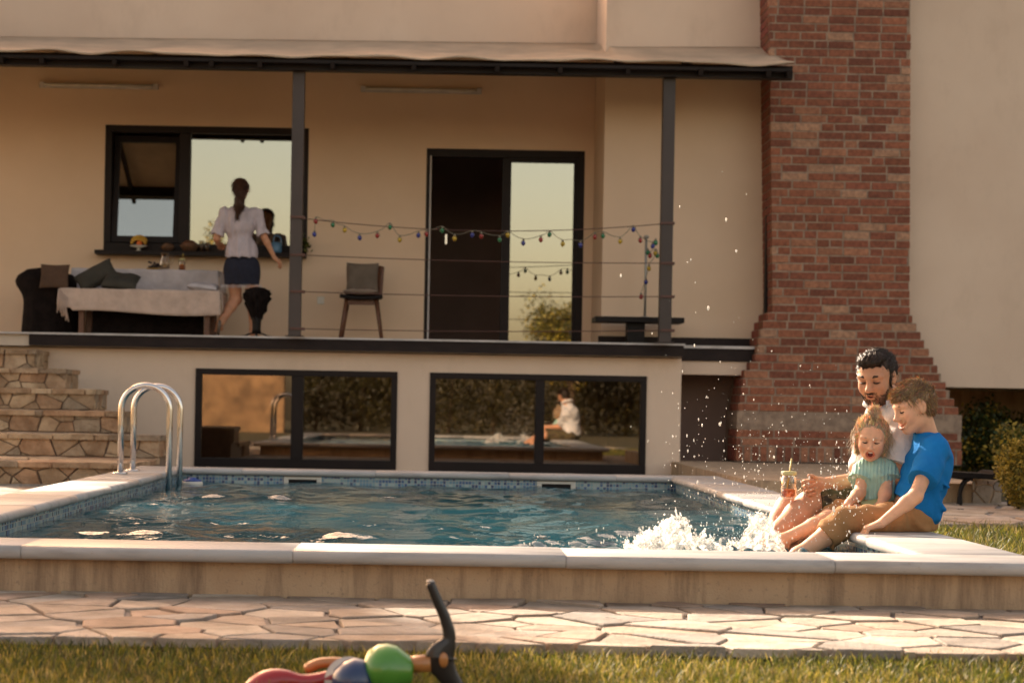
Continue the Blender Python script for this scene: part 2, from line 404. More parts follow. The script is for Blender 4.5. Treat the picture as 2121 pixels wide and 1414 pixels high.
for a, b_ in skx: tb.box((a, YB-t_, -.3), (b_, YB-.0005, .02))
tb.box((XL+.0005, YF, -.3), (XL+t_, YB-t_, zt)); tb.box((XR-t_, YF, -.3), (XR-.0005, YB-t_, zt)); tb.box((XL+t_, YF+.0005, -.3), (XR-t_, YF+t_, zt))
tb.build('tile_band', M['tile'], pool)
for a, b_ in skx:
    k = MB(); zb, z1 = .02, zt-.004; e = .035; f_ = YB-.014
    k.box((a, f_, z1-.018), (b_, YB-.001, z1)); k.box((a, f_, zb), (b_, YB-.001, zb+.012)); k.box((a, f_, zb+.012), (a+e, YB-.001, z1-.018)); k.box((b_-e, f_, zb+.012), (b_, YB-.001, z1-.018))
    o = k.build('skimmer_frame', M['white'], pool)
    k = MB(); k.box((a+e, YB-.004, zb+.012), (b_-e, YB-.001, z1-.018)); k.build('skimmer_mouth', M['black'], o)

WAV = [(rng.uniform(0, 2*np.pi), 2*np.pi/L_, amp, rng.uniform(0, 2*np.pi)) for L_, amp, nn in ((1.3, .010, 3), (.75, .0085, 5), (.42, .0048, 6), (.24, .0024, 7), (.13, .0010, 7)) for _ in range(nn)]
SPL = [(P(1405, 1130, 7.35)[0], 7.35), (P(1575, 1125, 7.7)[0], 7.75), (1.3, 7.2)]
def wh(x, y):
    h = np.zeros_like(x); qx = x+.06*np.sin(y*3.1)+.04*np.sin(x*5+y*2); qy = y+.07*np.sin(x*2.7+1)+.03*np.sin(y*6.3)
    for a, k_, am, ph in WAV: h += am*np.sin(k_*(qx*math.cos(a)+qy*math.sin(a))+ph)
    h = (h+np.abs(h)*h*14)*.30
    for (cx_, cy_) in SPL:
        d = np.hypot(x-cx_, y-cy_); h += .017*np.exp(-d/.55)*np.sin(d*26)*(1+.5*np.sin(6*np.arctan2(y-cy_, x-cx_)))
        h += .006*np.exp(-(d/.7)**2)*(np.sin(x*37+np.sin(y*23)*2)+np.sin(y*41+x*13+np.sin(x*29)*2))
    return np.clip(h*.92, -.05, .05)
gx = np.linspace(XL+.001, XR-.001, 330); gy = np.linspace(YF+.001, YB-.001, 560)
X_, Y_ = np.meshgrid(gx, gy, indexing='ij'); Z_ = WZ+wh(X_, Y_)*np.clip(np.minimum(X_-XL, XR-X_)/.1, .3, 1)
V = np.stack([X_.ravel(), Y_.ravel(), Z_.ravel()], 1); ii = (np.arange(329)[:, None]*560+np.arange(559)[None]).ravel()
water = mesh('water', V, np.stack([ii, ii+560, ii+561, ii+1], 1), M['water'], None, True); tag(water, kind='structure')

# ladder
lad = empty('pool_ladder', P(262, 972, 12.15)*np.array([1, 1, 0])+np.array([0, 0, ZT]), 'polished steel pool ladder with two arched rails on left edge', 'pool ladder')
for dy, px0 in ((0, 252), (.5, 272)):
    D = 12.15+dy; x0 = XL-.225; x1 = XL+.105; zz = P(300, 798, 12.2)[2]; rr = (x1-x0)/2; cz = zz-rr
    pts = [(x0, D, ZT+.002), (x0, D, cz-.1)]+[(x0+rr-rr*math.cos(t), D, cz+rr*math.sin(t)) for t in np.linspace(0, math.pi, 21)]+[(x1, D, cz-.1), (x1, D, -.6)]
    k = MB(); k.tube(pts, .0205, 16); o = k.build('handrail', M['steel'], lad, True)
    k = MB(); k.lathe((x0, D, ZT), [(.05, .0), (.052, .005), (.044, .012), (.024, .016)], 24); k.build('flange', M['steel'], o, True)
for z_ in (-.1, -.33):
    k = MB(); k.box((XL+.07, 12.17, z_), (XL+.15, 12.63, z_+.03)); k.build('rung', M['white'], lad, bevel=.006)
# chlorine float
c_ = P(398, 1008, 12.9); fl = empty('chlorine_float', (c_[0], 12.9, WZ-.02), 'round white and blue chlorine float bobbing behind the ladder', 'pool float')
k = MB(); k.lathe((c_[0], 12.9, WZ-.01), [(.055, -.02), (.074, 0), (.078, .02), (.072, .035)], 28); k.build('float_ring', M['white'], fl, True)
k = MB(); k.lathe((c_[0], 12.9, WZ-.01), [(.070, .0355), (.066, .046), (.03, .052), (.028, .062), (.005, .064)], 28); k.build('lid', M['blueplastic'], fl, True)

# ---------------------------------------------------------------- house
DW, DR, DT, DL = 19.8, 18.6, 17.75, 17.9      # back wall, right bay, terrace edge, lower wall
ZF = 1.32; TOP = 5.60
house = empty('house', (0, 19, 0), 'cream rendered house with a raised covered terrace and brick chimney', 'house')
def rect(x0, y0, x1, y1, D):
    ym, xm = (y0+y1)/2, (x0+x1)/2
    return P(x0, ym, D)[0], P(x1, ym, D)[0], P(xm, y1, D)[2], P(xm, y0, D)[2]     # X0 X1 Z0 Z1
def wall(name, X0, X1, Z0, Z1, D, th, holes, m, parent, parent2=None):
    xs = sorted({X0, X1, *[h for q in holes for h in q[:2]]}); zs = sorted({Z0, Z1, *[h for q in holes for h in q[2:]]})
    hole = lambda i, j: i < 0 or j < 0 or i >= len(xs)-1 or j >= len(zs)-1 or any(q[0]-1e-6 <= xs[i] < q[1]-1e-6 and q[2]-1e-6 <= zs[j] < q[3]-1e-6 for q in holes)
    k = MB()
    for i in range(len(xs)-1):
        for j in range(len(zs)-1):
            if hole(i, j): continue
            a, b_, c_, d = xs[i], xs[i+1], zs[j], zs[j+1]
            k.add([(a, D, c_), (b_, D, c_), (b_, D, d), (a, D, d)], [(0, 1, 2, 3)]); k.add([(a, D+th, c_), (b_, D+th, c_), (b_, D+th, d), (a, D+th, d)], [(3, 2, 1, 0)])
            if hole(i-1, j): k.add([(a, D, c_), (a, D, d), (a, D+th, d), (a, D+th, c_)], [(0, 1, 2, 3)])
            if hole(i+1, j): k.add([(b_, D, c_), (b_, D, d), (b_, D+th, d), (b_, D+th, c_)], [(3, 2, 1, 0)])
            if hole(i, j-1): k.add([(a, D, c_), (b_, D, c_), (b_, D+th, c_), (a, D+th, c_)], [(3, 2, 1, 0)])
            if hole(i, j+1): k.add([(a, D, d), (b_, D, d), (b_, D+th, d), (a, D+th, d)], [(0, 1, 2, 3)])
    return k.build(name, m, parent)
XC = P(1250, 400, DR)[0]; XCH = P(1608, 400, DR)[0]
win = rect(216, 262, 638, 524, DW); door = rect(880, 310, 1208, 760, DW); door = (door[0], door[1], ZF, door[3])
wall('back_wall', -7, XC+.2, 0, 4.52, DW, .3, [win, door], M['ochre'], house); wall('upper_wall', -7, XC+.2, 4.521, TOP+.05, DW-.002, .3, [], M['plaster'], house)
# right bay: its own left return
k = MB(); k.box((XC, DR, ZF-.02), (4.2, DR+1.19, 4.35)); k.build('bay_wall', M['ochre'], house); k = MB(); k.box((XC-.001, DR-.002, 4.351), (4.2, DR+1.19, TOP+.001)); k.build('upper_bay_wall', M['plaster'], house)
zb_r = P(2000, 802, 18.35)[2]
k = MB(); k.box((P(1870, 400, 18.35)[0], 18.35, zb_r), (12, 18.60, TOP+.003)); k.box((4.21, 18.61, zb_r), (12, 22, zb_r+.2)); k.build('right_wall', M['plaster'], house)
k = MB(); k.box((2.42+.4, 20.9, -.02), (12, 21.1, zb_r+.1)); k.build('underpass_wall', M['plinth'], house)
# interior rooms
def room(name, x0, x1, z0, z1, y0, y1):
    k = MB(); t = .05
    k.box((x0, y1, z0), (x1, y1+t, z1)); k.box((x0-t, y0, z0), (x0, y1+t, z1)); k.box((x1, y0, z0), (x1+t, y1+t, z1)); k.box((x0-t, y0, z1), (x1+t, y1+t, z1+t)); k.box((x0-t, y0, z0-t), (x1+t, y1+t, z0))
    k.build(name, M['room'], house)
room('interior_room', win[0]-.3, XC+.1, ZF-.03, 4.3, DW+.31, DW+3)
# lower wall
lw1 = rect(404, 766, 822, 969, DL); lw2 = rect(889, 775, 1338, 980, DL)
XL0 = P(60, 800, DL)[0]; XL1 = P(1410, 850, DL)[0]
wall('lower_wall', XL0-3, XL1, -.03, ZF-.14, DL, .25, [lw1, lw2], M['plaster'], house)
k = MB(); k.box((XL1, 19.0, -.03), (4.0, 19.2, ZF-.1)); k.box((XL1-.2, DL+.2, -.03), (XL1-.002, 19.0, ZF-.15)); k.build('recess_wall', M['room'], house)
room('cellar_room', lw1[0]-.2, lw2[1]+.2, .05, 1.15, DL+.26, DL+2.2)
# terrace slab with dark fascia and pale edge
zs_ = P(700, 700, DT)[2]
k = MB(); k.box((-7, DT+.03, ZF-.13), (XL1-.01, DW, ZF-.018)); k.box((XL1-.01, 18.3, ZF-.13), (XCH+.1, DW, ZF-.019)); k.build('terrace_floor', M['floor'], house)
k = MB(); k.box((P(60, 700, DT)[0], DT, ZF-.125), (XL1, DT+.03, ZF-.014)); k.build('fascia', M['fascia'], house)
k = MB(); k.box((-7, DT-.02, ZF-.014), (XL1+.01, DT+.10, ZF+.004)); k.build('terrace_edging', M['strip'], house)
sx0 = XL1+.012; sx1 = P(1572, 750, 18.25)[0]
r1 = rect(1410, 717, 1572, 722, 18.25); r2 = rect(1410, 722, 1572, 748, 18.25); r3 = rect(1410, 750, 1570, 776, 18.25)
k = MB(); k.box((sx0, 18.23, r1[2]), (sx1, 18.4, r1[3]+.004)); k.build('terrace_edging', M['strip'], house)
k = MB(); k.box((sx0, 18.25, r2[2]), (sx1, 18.299, r1[2]-.001)); k.build('fascia', M['fascia'], house)
k = MB(); k.box((XL1+.002, 18.27, r3[2]), (sx1, 18.55, r2[2]-.002)); k.build('lintel_beam', M['plaster'], house)
k = MB(); k.box((XC-.03, DR-.02, ZF-.03), (XCH, DR-.001, P(1480, 700, DR)[2])); k.build('skirting', M['fascia'], house)
# window / door joinery
def frame(mb, x0, x1, z0, z1, y, t, w_, wb_=None):
    wb_ = wb_ or w_
    mb.box((x0, y, z0), (x1, y+t, z0+wb_)); mb.box((x0, y, z1-w_), (x1, y+t, z1)); mb.box((x0, y, z0+wb_), (x0+w_, y+t, z1-w_)); mb.box((x1-w_, y, z0+wb_), (x1, y+t, z1-w_))
def pane(x0, x1, z0, z1, y, parent, M_=None, m=None):
    k = MB(); k.box((x0, y, z0), (x1, y+.008, z1), M_); return k.build('pane', m or M['pane'], parent)
for hw, mull, bt in ((lw1, (603, 628), .09), (lw2, (1108, 1127), .10)):
    x0, x1, z0, z1 = hw; k = MB(); frame(k, x0, x1, z0, z1, DL-.02, .09, .06, bt)
    a, b_ = P(mull[0], 870, DL)[0], P(mull[1], 870, DL)[0]; k.box((a, DL-.021, z0+bt), (b_, DL+.07, z1-.06))
    o = k.build('basement_window', M['dark'], house, bevel=.004)
    pane(x0+.06, a, z0+bt, z1-.06, DL+.03, o, m=M['panelow']); pane(b_, x1-.06, z0+bt, z1-.06, DL+.03, o, m=M['panelow'])
x0, x1, z0, z1 = win; k = MB(); frame(k, x0, x1, z0, z1, DW+.005, .09, .075, .10)
a, b_ = P(370, 400, DW)[0], P(393, 400, DW)[0]; k.box((a, DW+.004, z0+.1), (b_, DW+.09, z1-.075))
wo = k.build('terrace_window', M['dark'], house, bevel=.005)
pane(b_, x1-.075, z0+.1, z1-.075, DW+.05, wo)
k = MB(); k.box((x0-.06, DW-.20, z0-.045), (x1+.0, DW+.003, z0+.0)); k.build('sill', M['dark'], wo, bevel=.004)
# left sash tilted inwards
Mt = Matrix.Translation((0, DW+.03, z0+.11)) @ Matrix.Rotation(R(-8.0), 4, 'X')
k = MB(); sx_a, sx_b, sh = x0+.08, a-.005, z1-z0-.19
for lo_, hi_ in (((sx_a, 0, 0), (sx_b, .05, .07)), ((sx_a, 0, sh-.07), (sx_b, .05, sh)), ((sx_a, 0, .07), (sx_a+.06, .05, sh-.07)), ((sx_b-.06, 0, .07), (sx_b, .05, sh-.07))): k.box(lo_, hi_, Mt)
sash = k.build('tilted_sash', M['dark'], wo)
pane(sx_a+.06, sx_b-.06, .07, sh-.07, .02, sash, Mt) if False else None
k = MB(); k.box((sx_a+.06, .02, .07), (sx_b-.06, .028, sh-.07), Mt); k.build('pane', M['pane'], sash)
# terrace door
x0, x1, z0, z1 = door; k = MB(); w_ = .075
k.box((x0, DW+.004, z0), (x0+w_*.7, DW+.12, z1)); k.box((x1-w_, DW+.004, z0), (x1, DW+.12, z1)); k.box((x0+w_*.7, DW+.004, z1-.09), (x1-w_, DW+.12, z1))
do = k.build('terrace_door', M['dark'], house, bevel=.004)
ga, gb_ = P(1057, 500, DW)[0], P(1187, 500, DW)[0]; gt = P(1120, 336, DW)[2]; gz = P(1120, 700, DW)[2]
k = MB(); k.box((ga-.10, DW+.03, z0), (ga, DW+.09, z1-.09)); k.box((gb_, DW+.03, z0), (x1-w_, DW+.09, z1-.09)); k.box((ga, DW+.03, gt), (gb_, DW+.09, z1-.09)); k.box((ga, DW+.03, z0), (gb_, DW+.09, gz-.05))
lf = k.build('door_leaf', M['dark'], do); pane(ga, gb_, gz-.05, gt, DW+.06, lf)
k = MB(); hx = P(922, 500, DW)[0]; k.box((hx, DW+.02, P(922, 505, DW)[2]), (hx+.02, DW+.05, P(922, 485, DW)[2])); k.build('handle', M['steel'], lf)
k = MB(); sx_ = P(890, 500, DW)[0]; k.box((sx_-.010, DW+.0, z0), (sx_+.006, DW+.003, P(890, 322, DW)[2])); k.build('door_trim', M['strip'], do)
# open leaf turned into the room
# wall socket
r_ = rect(657, 614, 672, 630, DW); k = MB(); k.box((r_[0], DW-.012, r_[2]), (r_[1], DW-.0005, r_[3])); so_ = k.build('wall_socket', M['white'], house, bevel=.004)
# awning
DA = 17.3
aw = MB(); nx_, ny_ = 150, 14
xa0, xa1 = -7.0, P(1643, 135, DA)[0]
zf0 = P(900, 118, DA)[2]
V = np.zeros((nx_+1, ny_+1, 3))
for i in range(nx_+1):
    X = xa0+(xa1-xa0)*i/nx_
    pl = X > XC-.02; Db = DR-.004 if pl else DW-.004
    zb_ = P(905+X*200, 97 if pl else 79+(.012*(905+X*200-300)), Db)[2]
    for j in range(ny_+1):
        t = j/ny_; Y = DA+(Db-DA)*t
        sag = -.05*math.sin(math.pi*t)*(1+.3*math.sin(X*3.1))
        rip = (.010*math.sin(X*4.3+math.sin(X*1.7)*2)+.006*math.sin(X*9.7))*max(0, 1-t*2.2)
        V[i, j] = (X, Y-.02*math.sin(X*6)*(1-t), zf0+(zb_-zf0)*t+sag+rip)
idx = lambda i, j: i*(ny_+1)+j
Fc = [(idx(i, j), idx(i+1, j), idx(i+1, j+1), idx(i, j+1)) for i in range(nx_) for j in range(ny_)]
V = V.reshape(-1, 3).tolist(); n0 = len(V)       # small drooping hem
for i in range(nx_+1):
    v = V[idx(i, 0)]; V.append((v[0], v[1]-.012, v[2]-.018-.004*math.sin(v[0]*7)))
Fc += [(n0+i, n0+i+1, idx(i+1, 0), idx(i, 0)) for i in range(nx_)]
M['canvas'] = cloth('beige_canvas', (.68, .53, .38), 3, .3, 8, transl=.32)
awn = empty('awning', (0, DA, 4), None); awn.parent = house; awn.location = (0, DA-19, 4)
o = mesh('fabric', V, Fc, M['canvas'], house, True); sd = o.modifiers.new('thick', 'SOLIDIFY'); sd.thickness = .004; o.name = 'awning_fabric'
bpy.data.objects.remove(awn)
k = MB(); zb1 = P(900, 152, 17.5)[2]; zb2 = P(900, 126, 17.5)[2]; k.box((-7, 17.45, zb1), (P(1640, 150, 17.5)[0], 17.57, zb2)); k.box((-7, 17.33, zf0-.075), (xa1, 17.37, zf0-.045)); k.build('awning_beam', M['dark'], house)
for px in (-560, -420, -280, -140, 6, 90, 240, 388, 440, 540, 690, 858, 1030, 1160, 1300, 1450, 1590, 1632):
    X = P(px, 120, 17.4)[0]; Db = DR if X > XC else DW; zb_ = 4.40 if X > XC else 4.62
    a = math.atan2(zb_-zf0, Db-DA); Lr = (Db-DA)/math.cos(a)-.01
    Mr = Matrix.Translation((X, DA+.01, zf0-.10)) @ Matrix.Rotation(a*.92, 4, 'X'); k = MB(); k.box((-.022, 0, -.03), (.022, Lr, .03), Mr); k.build('rafter', M['dark'], house)
for px0, px1, D in ((603, 628, 17.6), (1369, 1394, 17.6)):
    X0 = P(px0, 400, D)[0]; X1 = P(px1, 400, D)[0]; k = MB(); k.box((X0, D-.06, ZF+.004), (X1, D+.05, zb1+.01)); k.box((X0-.03, D-.08, ZF+.0045), (X1+.03, D+.07, ZF+.012)); k.build('post', M['post'], house, bevel=.004)
k = MB(); X0 = P(1587, 400, 18.4)[0]; k.box((X0, 18.36, .6), (X0+.07, 18.44, 4.25)); k.build('post', M['dark'], house, bevel=.004)
M['cable'] = pm('red_brown_cable', (.11, .045, .032), None, 9, .5)
pa, pb = P(625, 450, 17.62)[0], P(1370, 460, 17.62)[0]
CAB = []
for (ya, ym, yb) in ((449, 478, 462), (527, 541, 545), (603, 613, 614), (680, 686, 684)):
    A, B, C_ = P(600, ya, 17.53), P(1000, ym, 17.53), P(1390, yb, 17.53)
    pts = []
    for t in np.linspace(0, 1, 40):
        px = 600+790*t; y = (1-t)*(1-2*t)*ya+4*t*(1-t)*ym+t*(2*t-1)*yb; pts.append(P(px, y, 17.53))
    CAB.append(pts); k = MB(); k.tube(pts, .0042, 6); k.build('railing_cable', M['cable'], house, True)
    for px in (603, 1372):
        X0 = P(px-1, y, 17.5)[0]; z = pts[0][2] if px < 900 else pts[-1][2]; k = MB(); k.box((X0-.005, 17.528, z-.012), (X0+.13, 17.66, z+.012)); k.build('cable_clamp', M['cable'], house)
# batten lights
for j, (a, b_, ya, yb) in enumerate(((85, 329, 174, 176), (748, 997, 183, 185))):
    p0, p1 = P(a, ya, DW), P(b_, yb, DW)
    t = empty('batten_light', ((p0[0]+p1[0])/2, DW, p0[2]-.05), ['slim unlit tube light high above the terrace window', 'slim unlit tube light high beside the terrace door'][j], 'wall light', 'tube lights under the awning')
    k = MB(); k.box((p0[0], DW-.06, p0[2]-.045), (p1[0], DW-.001, p0[2]+.005)); k.build('housing', M['strip'], t, bevel=.006)
    for xx in (p0[0], p1[0]-.055): k = MB(); k.box((xx, DW-.085, p0[2]-.055), (xx+.055, DW-.061, p0[2]+.012)); k.build('end_cap', M['strip'], t, bevel=.006)
    k = MB(); k.tube([(p0[0]+.05, DW-.078, p0[2]-.02), (p1[0]-.05, DW-.078, p0[2]-.02)], .015, 12); k.build('tube', M['white'], t, True)

# chimney
DC = 18.1; brk = MB(); core = MB(); pitch = .0837; r = random.Random(4)
def edges(y):
    lx = np.interp(y, [-400, 640, 675, 700, 740, 780, 857, 960], [1588, 1600, 1580, 1572, 1566, 1540, 1527, 1523])
    rx = np.interp(y, [-400, 640, 655, 860, 960], [1888, 1884, 1888, 1992, 1992]); return lx, rx
z0c = P(1700, 958, DC)[2]; row = 0; z = z0c
while z < 6.3:
    y = P(0, 0, 1)[0]*0+CY-(z+pitch/2-ZC)*F/DC+.018*(1740-905); hgt = pitch; sold = row == 0; band = False
    if sold: hgt = .16
    if row == 3: hgt = .18; band = True
    lx, rx = edges(y); X0, X1 = P(lx, y, DC)[0], P(rx, y, DC)[0]
    core.box((X0+.006, DC+.001, z), (X1-.006, DC+.7, z+hgt))
    if band: core.box((X0, DC-.002, z+.004), (X1, DC+.6, z+hgt-.004))
    else:
        x = X0-(0 if sold else (row % 2)*.13+r.uniform(0, .09)); L0 = .083 if sold else .267
        while x < X1-.02:
            a, b_ = max(x, X0), min(x+L0-.017, X1)
            if r.random() < .16 and not sold: b_ = min(x+.118, X1); nxt = x+.133
            else: nxt = x+L0
            if b_-a > .03:
                base_ = r.choice([(.30, .105, .062), (.26, .088, .052), (.34, .125, .075), (.21, .07, .045), (.37, .16, .10), (.28, .092, .058), (.24, .08, .05)])
                if r.random() < .07: base_ = (.44, .24, .165)
                if r.random() < .015: base_ = (.12, .06, .045)
                v = r.uniform(.88, 1.12); brk.cc = tuple(q*v for q in base_)
                d0 = r.uniform(-.004, .004); zz0, zz1 = z+.007+r.uniform(-.0015, .0015), z+hgt-.009+r.uniform(-.0015, .0015)
                brk.box((a+r.uniform(0, .003), DC-.004+d0, zz0), (b_, DC+.1+d0, zz1))
            x = nxt
        # left return face
        for yy in (DC+.11, DC+.25, DC+.39):
            brk.cc = tuple(q*r.uniform(.8, 1.1) for q in (.27, .08, .05)); brk.box((X0-.001, yy, z+.006), (X0+.06, yy+.125, z+hgt-.007))
    z += hgt; row += 1
chim = core.build('chimney', M['mortar'], house); brk.build('brickwork', M['brick'], chim, bevel=.0025)
k = MB(); a_, b_, c_, d_ = rect(1523, 957, 1995, 966, DC); k.box((a_-.02, DC-.06, .15), (b_+.02, DC+.6, z0c-.002)); k.build('chimney_base', M['black'], chim)
# ledge
k = MB(); k.box((2.36, 13.55, -.03), (4.23, 18.2, .15)); k.box((P(2020, 1000, 13.5)[0]-.0, 13.53, -.03), (P(2075, 1010, 13.5)[0], 13.549, P(2050, 992, 13.5)[2])); led = k.build('patio_ledge', M['plinth']); tag(led, kind='structure')
k = MB(); bb_ = P(2020, 1010, 13.45); k.cc = (.55, .45, .36)
flags(k, P(2017, 1000, 13.5)[0], -.02, P(2077, 1000, 13.5)[0], .175, 0, .12, .012, .02, 21, to3=lambda x, y, z: (x, 13.54-z, y)); tag(k.build('stone_block_facing', M['stone']), 'rough grey stone block facing at the ledge end under the bench', 'stone facing')

# stone steps
st = empty('stone_steps', (-2.9, 15.5, 0), 'six rustic steps clad in rough beige stone, left of pool', 'steps')
Dk = [17.3, 16.7, 16.1, 15.5, 14.9, 14.3, 13.75]; rxk = [69, 134, 195, 253, 330, 389, 250]
ztop = [ZF-.19*(k_+1)+.005 for k_ in range(6)]+[0]
cl = MB(); bd = MB()
for k_ in range(6):
    D = Dk[k_]; zt_ = ztop[k_]; zb_ = ztop[k_+1] if k_ < 5 else -.02; X1 = P(rxk[k_], 850, D)[0]; X0 = -5.6
    if k_ == 5: D = 13.72; X1 = -2.32
    bd.box((X0, D+.02, -.03), (X1-.02, 17.88 if k_ == 0 else Dk[k_-1]+.05, zt_-.03))
    flags(cl, X0, zb_+.012, X1, zt_-.036, 0, (.24, .3), .010, .02, 30+k_, to3=lambda x, y, z: (x, D+.02-z, y))
    flags(cl, D+.01, zb_+.012, D+.6, zt_-.036, 0, (.24, .3), .010, .02, 60+k_, to3=lambda x, y, z: (X1-.02+z, x, y))
    flags(cl, X0, D-.03, X1+.015, (Dk[k_-1] if k_ else 17.88)+.02, zt_-.032, (.45, .32), .012, .03, 90+k_)
bd.build('step_core', M['stepgrout'], st)
M['stone2'] = pm('rustic_stone', (1.45, 1.18, .90), (.85, .63, .44), 7, .9, 1.0, 26, .02, vcol=True)
cl.build('stone_cladding', M['stone2'], st)
# ---------------------------------------------------------------- terrace things
ZFt = ZF+.001
def pz(px, py, D, z=None):
    p = P(px, py, D); 
    if z is not None: p[2] = z
    return p
def cushion(name, c, sz, Mr, m, parent=None, seed=1, puff=1.0):
    n = 18; V = []; r = random.Random(seed); a1, a2 = r.uniform(0, 6), r.uniform(0, 6)
    for s in (1, -1):
        for i in range(n+1):
            for j in range(n+1):
                u, v = i/n*2-1, j/n*2-1; pf = ((1-u**4)*(1-v**4))**.42*puff
                e = 1-.07*(math.cos(u*math.pi/2)*abs(v)**2+0*u)-.0; e2 = 1-.07*(math.cos(v*math.pi/2)*abs(u)**2)
                V.append(tuple(Vector(tuple(c)) + Mr @ Vector((u*sz[0]*e2, v*sz[1]*e, s*(sz[2]*pf+.002)+.006*math.sin(u*7+a1)*math.sin(v*6+a2)*pf))))
    Fc = []
    for s in (0, 1):
        o = s*(n+1)**2
        for i in range(n):
            for j in range(n):
                f = (o+i*(n+1)+j, o+(i+1)*(n+1)+j, o+(i+1)*(n+1)+j+1, o+i*(n+1)+j+1); Fc.append(f if s == 0 else f[::-1])
    return mesh(name, V, Fc, m, parent, True)
def E(x, y, z): from_ = Matrix.Rotation(z, 3, 'Z') @ Matrix.Rotation(y, 3, 'Y') @ Matrix.Rotation(x, 3, 'X'); return from_
M['whitecloth'] = cloth('white_cloth', (.56, .51, .52)); M['throw'] = cloth('beige_throw', (.60, .46, .38)); M['darkcush'] = cloth('dark_green_velvet', (.060, .055, .045)); M['browncloth'] = cloth('brown_cloth', (.10, .06, .04))
M['greycush'] = cloth('grey_brown_cushion', (.17, .135, .105)); M['fleece'] = cloth('sheepskin', (.36, .28, .22), bp=1, bs=60)
# table with cloth
D0, D1 = 18.95, 19.5; ta = pz(148, 600, D0)[0]; tb_ = pz(452, 600, D0)[0]; zt0 = P(300, 557, D0)[2]
tt = empty('dining_table', ((ta+tb_)/2, 19.2, ZF), 'long table draped in white behind the bench', 'table')
k = MB(); k.box((ta+.03, D0+.02, zt0-.035), (tb_-.03, D1-.02, zt0-.006)); k.build('tabletop', M['wood'], tt)
for x in (ta+.1, tb_-.1):
    for y in (D0+.08, D1-.08): k = MB(); k.box((x-.03, y-.03, ZF), (x+.03, y+.03, zt0-.04)); k.build('leg', M['wood'], tt)
def drape(name, x0, x1, y0, y1, zt, dfront, dside, m, seed=1, wav=.015, fringe=False):
    r = random.Random(seed); nx, V, Fc = 70, [], []
    rows = [(y1, 0)]+[(y1+(y0-y1)*t, 0) for t in (.25, .5, .75, .97)]+[(y0, d) for d in np.linspace(.015, 1, 10)]
    for (y, d) in rows:
        for i in range(nx+1):
            t = i/nx; x = x0+(x1-x0)*t
            dr = dfront(t)*d; fold = wav*d*(math.sin(t*38+math.sin(t*9)*2)+.5*math.sin(t*71))
            V.append((x+(.02*d*(t-.5)), y-fold-.01*d-(.006 if d else 0), zt-dr+(0 if d else .004*math.sin(t*31)*math.sin(y*9))))
    for a in range(len(rows)-1):
        for i in range(nx): Fc.append((a*(nx+1)+i, a*(nx+1)+i+1, (a+1)*(nx+1)+i+1, (a+1)*(nx+1)+i))
    for side, ii_ in ((-1, 0), (1, nx)):      # side drops
        n0 = len(V); rr = [len(rows)-1-q for q in range(len(rows)-1, -1, -1)]
        for q in range(5):
            for d in np.linspace(0, 1, 5):
                v = V[q*(nx+1)+ii_]; V.append((v[0]+side*(.004+.02*d), v[1], v[2]-dside*d))
        for q in range(4):
            for d in range(4): f = (n0+q*5+d, n0+q*5+d+1, n0+(q+1)*5+d+1, n0+(q+1)*5+d); Fc.append(f)
    o = mesh(name, V, Fc, m, None, True); s_ = o.modifiers.new('thick', 'SOLIDIFY'); s_.thickness = .003; s_.offset = 1; return o
o = drape('tablecloth', ta, tb_, D0, D1, zt0, lambda t: .30+.01*math.sin(t*9), .30, M['whitecloth'], 2, .010); tag(o, 'white cloth hanging over the long table', 'tablecloth')
# bench in front with throw
bx0, bx1 = P(128, 620, 18.25)[0], P(452, 620, 18.25)[0]; zb0 = P(300, 599, 18.25)[2]
be = empty('bench', ((bx0+bx1)/2, 18.5, ZF), 'wooden bench under a beige throw in front of the white table', 'bench')
k = MB(); k.box((bx0+.03, 18.27, zb0-.06), (bx1-.03, 18.82, zb0-.006)); k.build('seat', M['wood'], be)
for x in (bx0+.19, bx1-.12):
    for y in (18.33, 18.76): k = MB(); k.box((x-.025, y-.025, ZF), (x+.025, y+.025, zb0-.061)); k.build('leg', M['wood'], be)
k = MB(); k.box((bx0+.25, 18.6, ZF+.0), (bx1-.2, 18.70, zb0-.1)); k.build('panel', M['blackcloth'], be)  # black sheet standing in for the deep shade beneath the seat
o = drape('throw_blanket', bx0-.02, bx1+.02, 18.25, 18.84, zb0, lambda t: .245+.02*math.sin(t*5.5+3.6)-.03*(t < .08), .2, M['throw'], 4, .008)
tag(o, 'beige fringed throw hanging over the bench seat', 'throw blanket')
k = MB(); r = random.Random(3)
for q in range(12):
    x = bx0-.03+.012*q*.7; y = 18.24-.01*(q % 2); z = zb0-.13-.008*q; L = r.uniform(.12, .2); k.tube([(x, y, z+.12), (x-.01+r.uniform(-.01, .01), y-.015, z), (x+r.uniform(-.02, .02), y-.01, z-L*.7)], [.006, .005, .007], 5)
k.build('fringe', M['throw'], o, True)
c1 = cushion('cushion', P(199, 572, 18.55), (.215, .115, .06), E(R(62), R(-30), R(8)), M['darkcush'], None, 3); tag(c1, 'dark green cushion tipped up on its corner against the white cloth', 'cushion')
c2 = cushion('cushion', P(250, 583, 18.42), (.185, .15, .06), E(R(28), R(4), R(0)), M['darkcush'], None, 8); tag(c2, 'dark cushion lying flat on the bench seat', 'cushion')
c3 = cushion('folded_cloth', P(421, 594, 18.45), (.16, .12, .038), E(R(10), R(6), R(0)), M['whitecloth'], None, 5); tag(c3, 'crumpled white cloth lying on the right end of the bench', 'cloth')
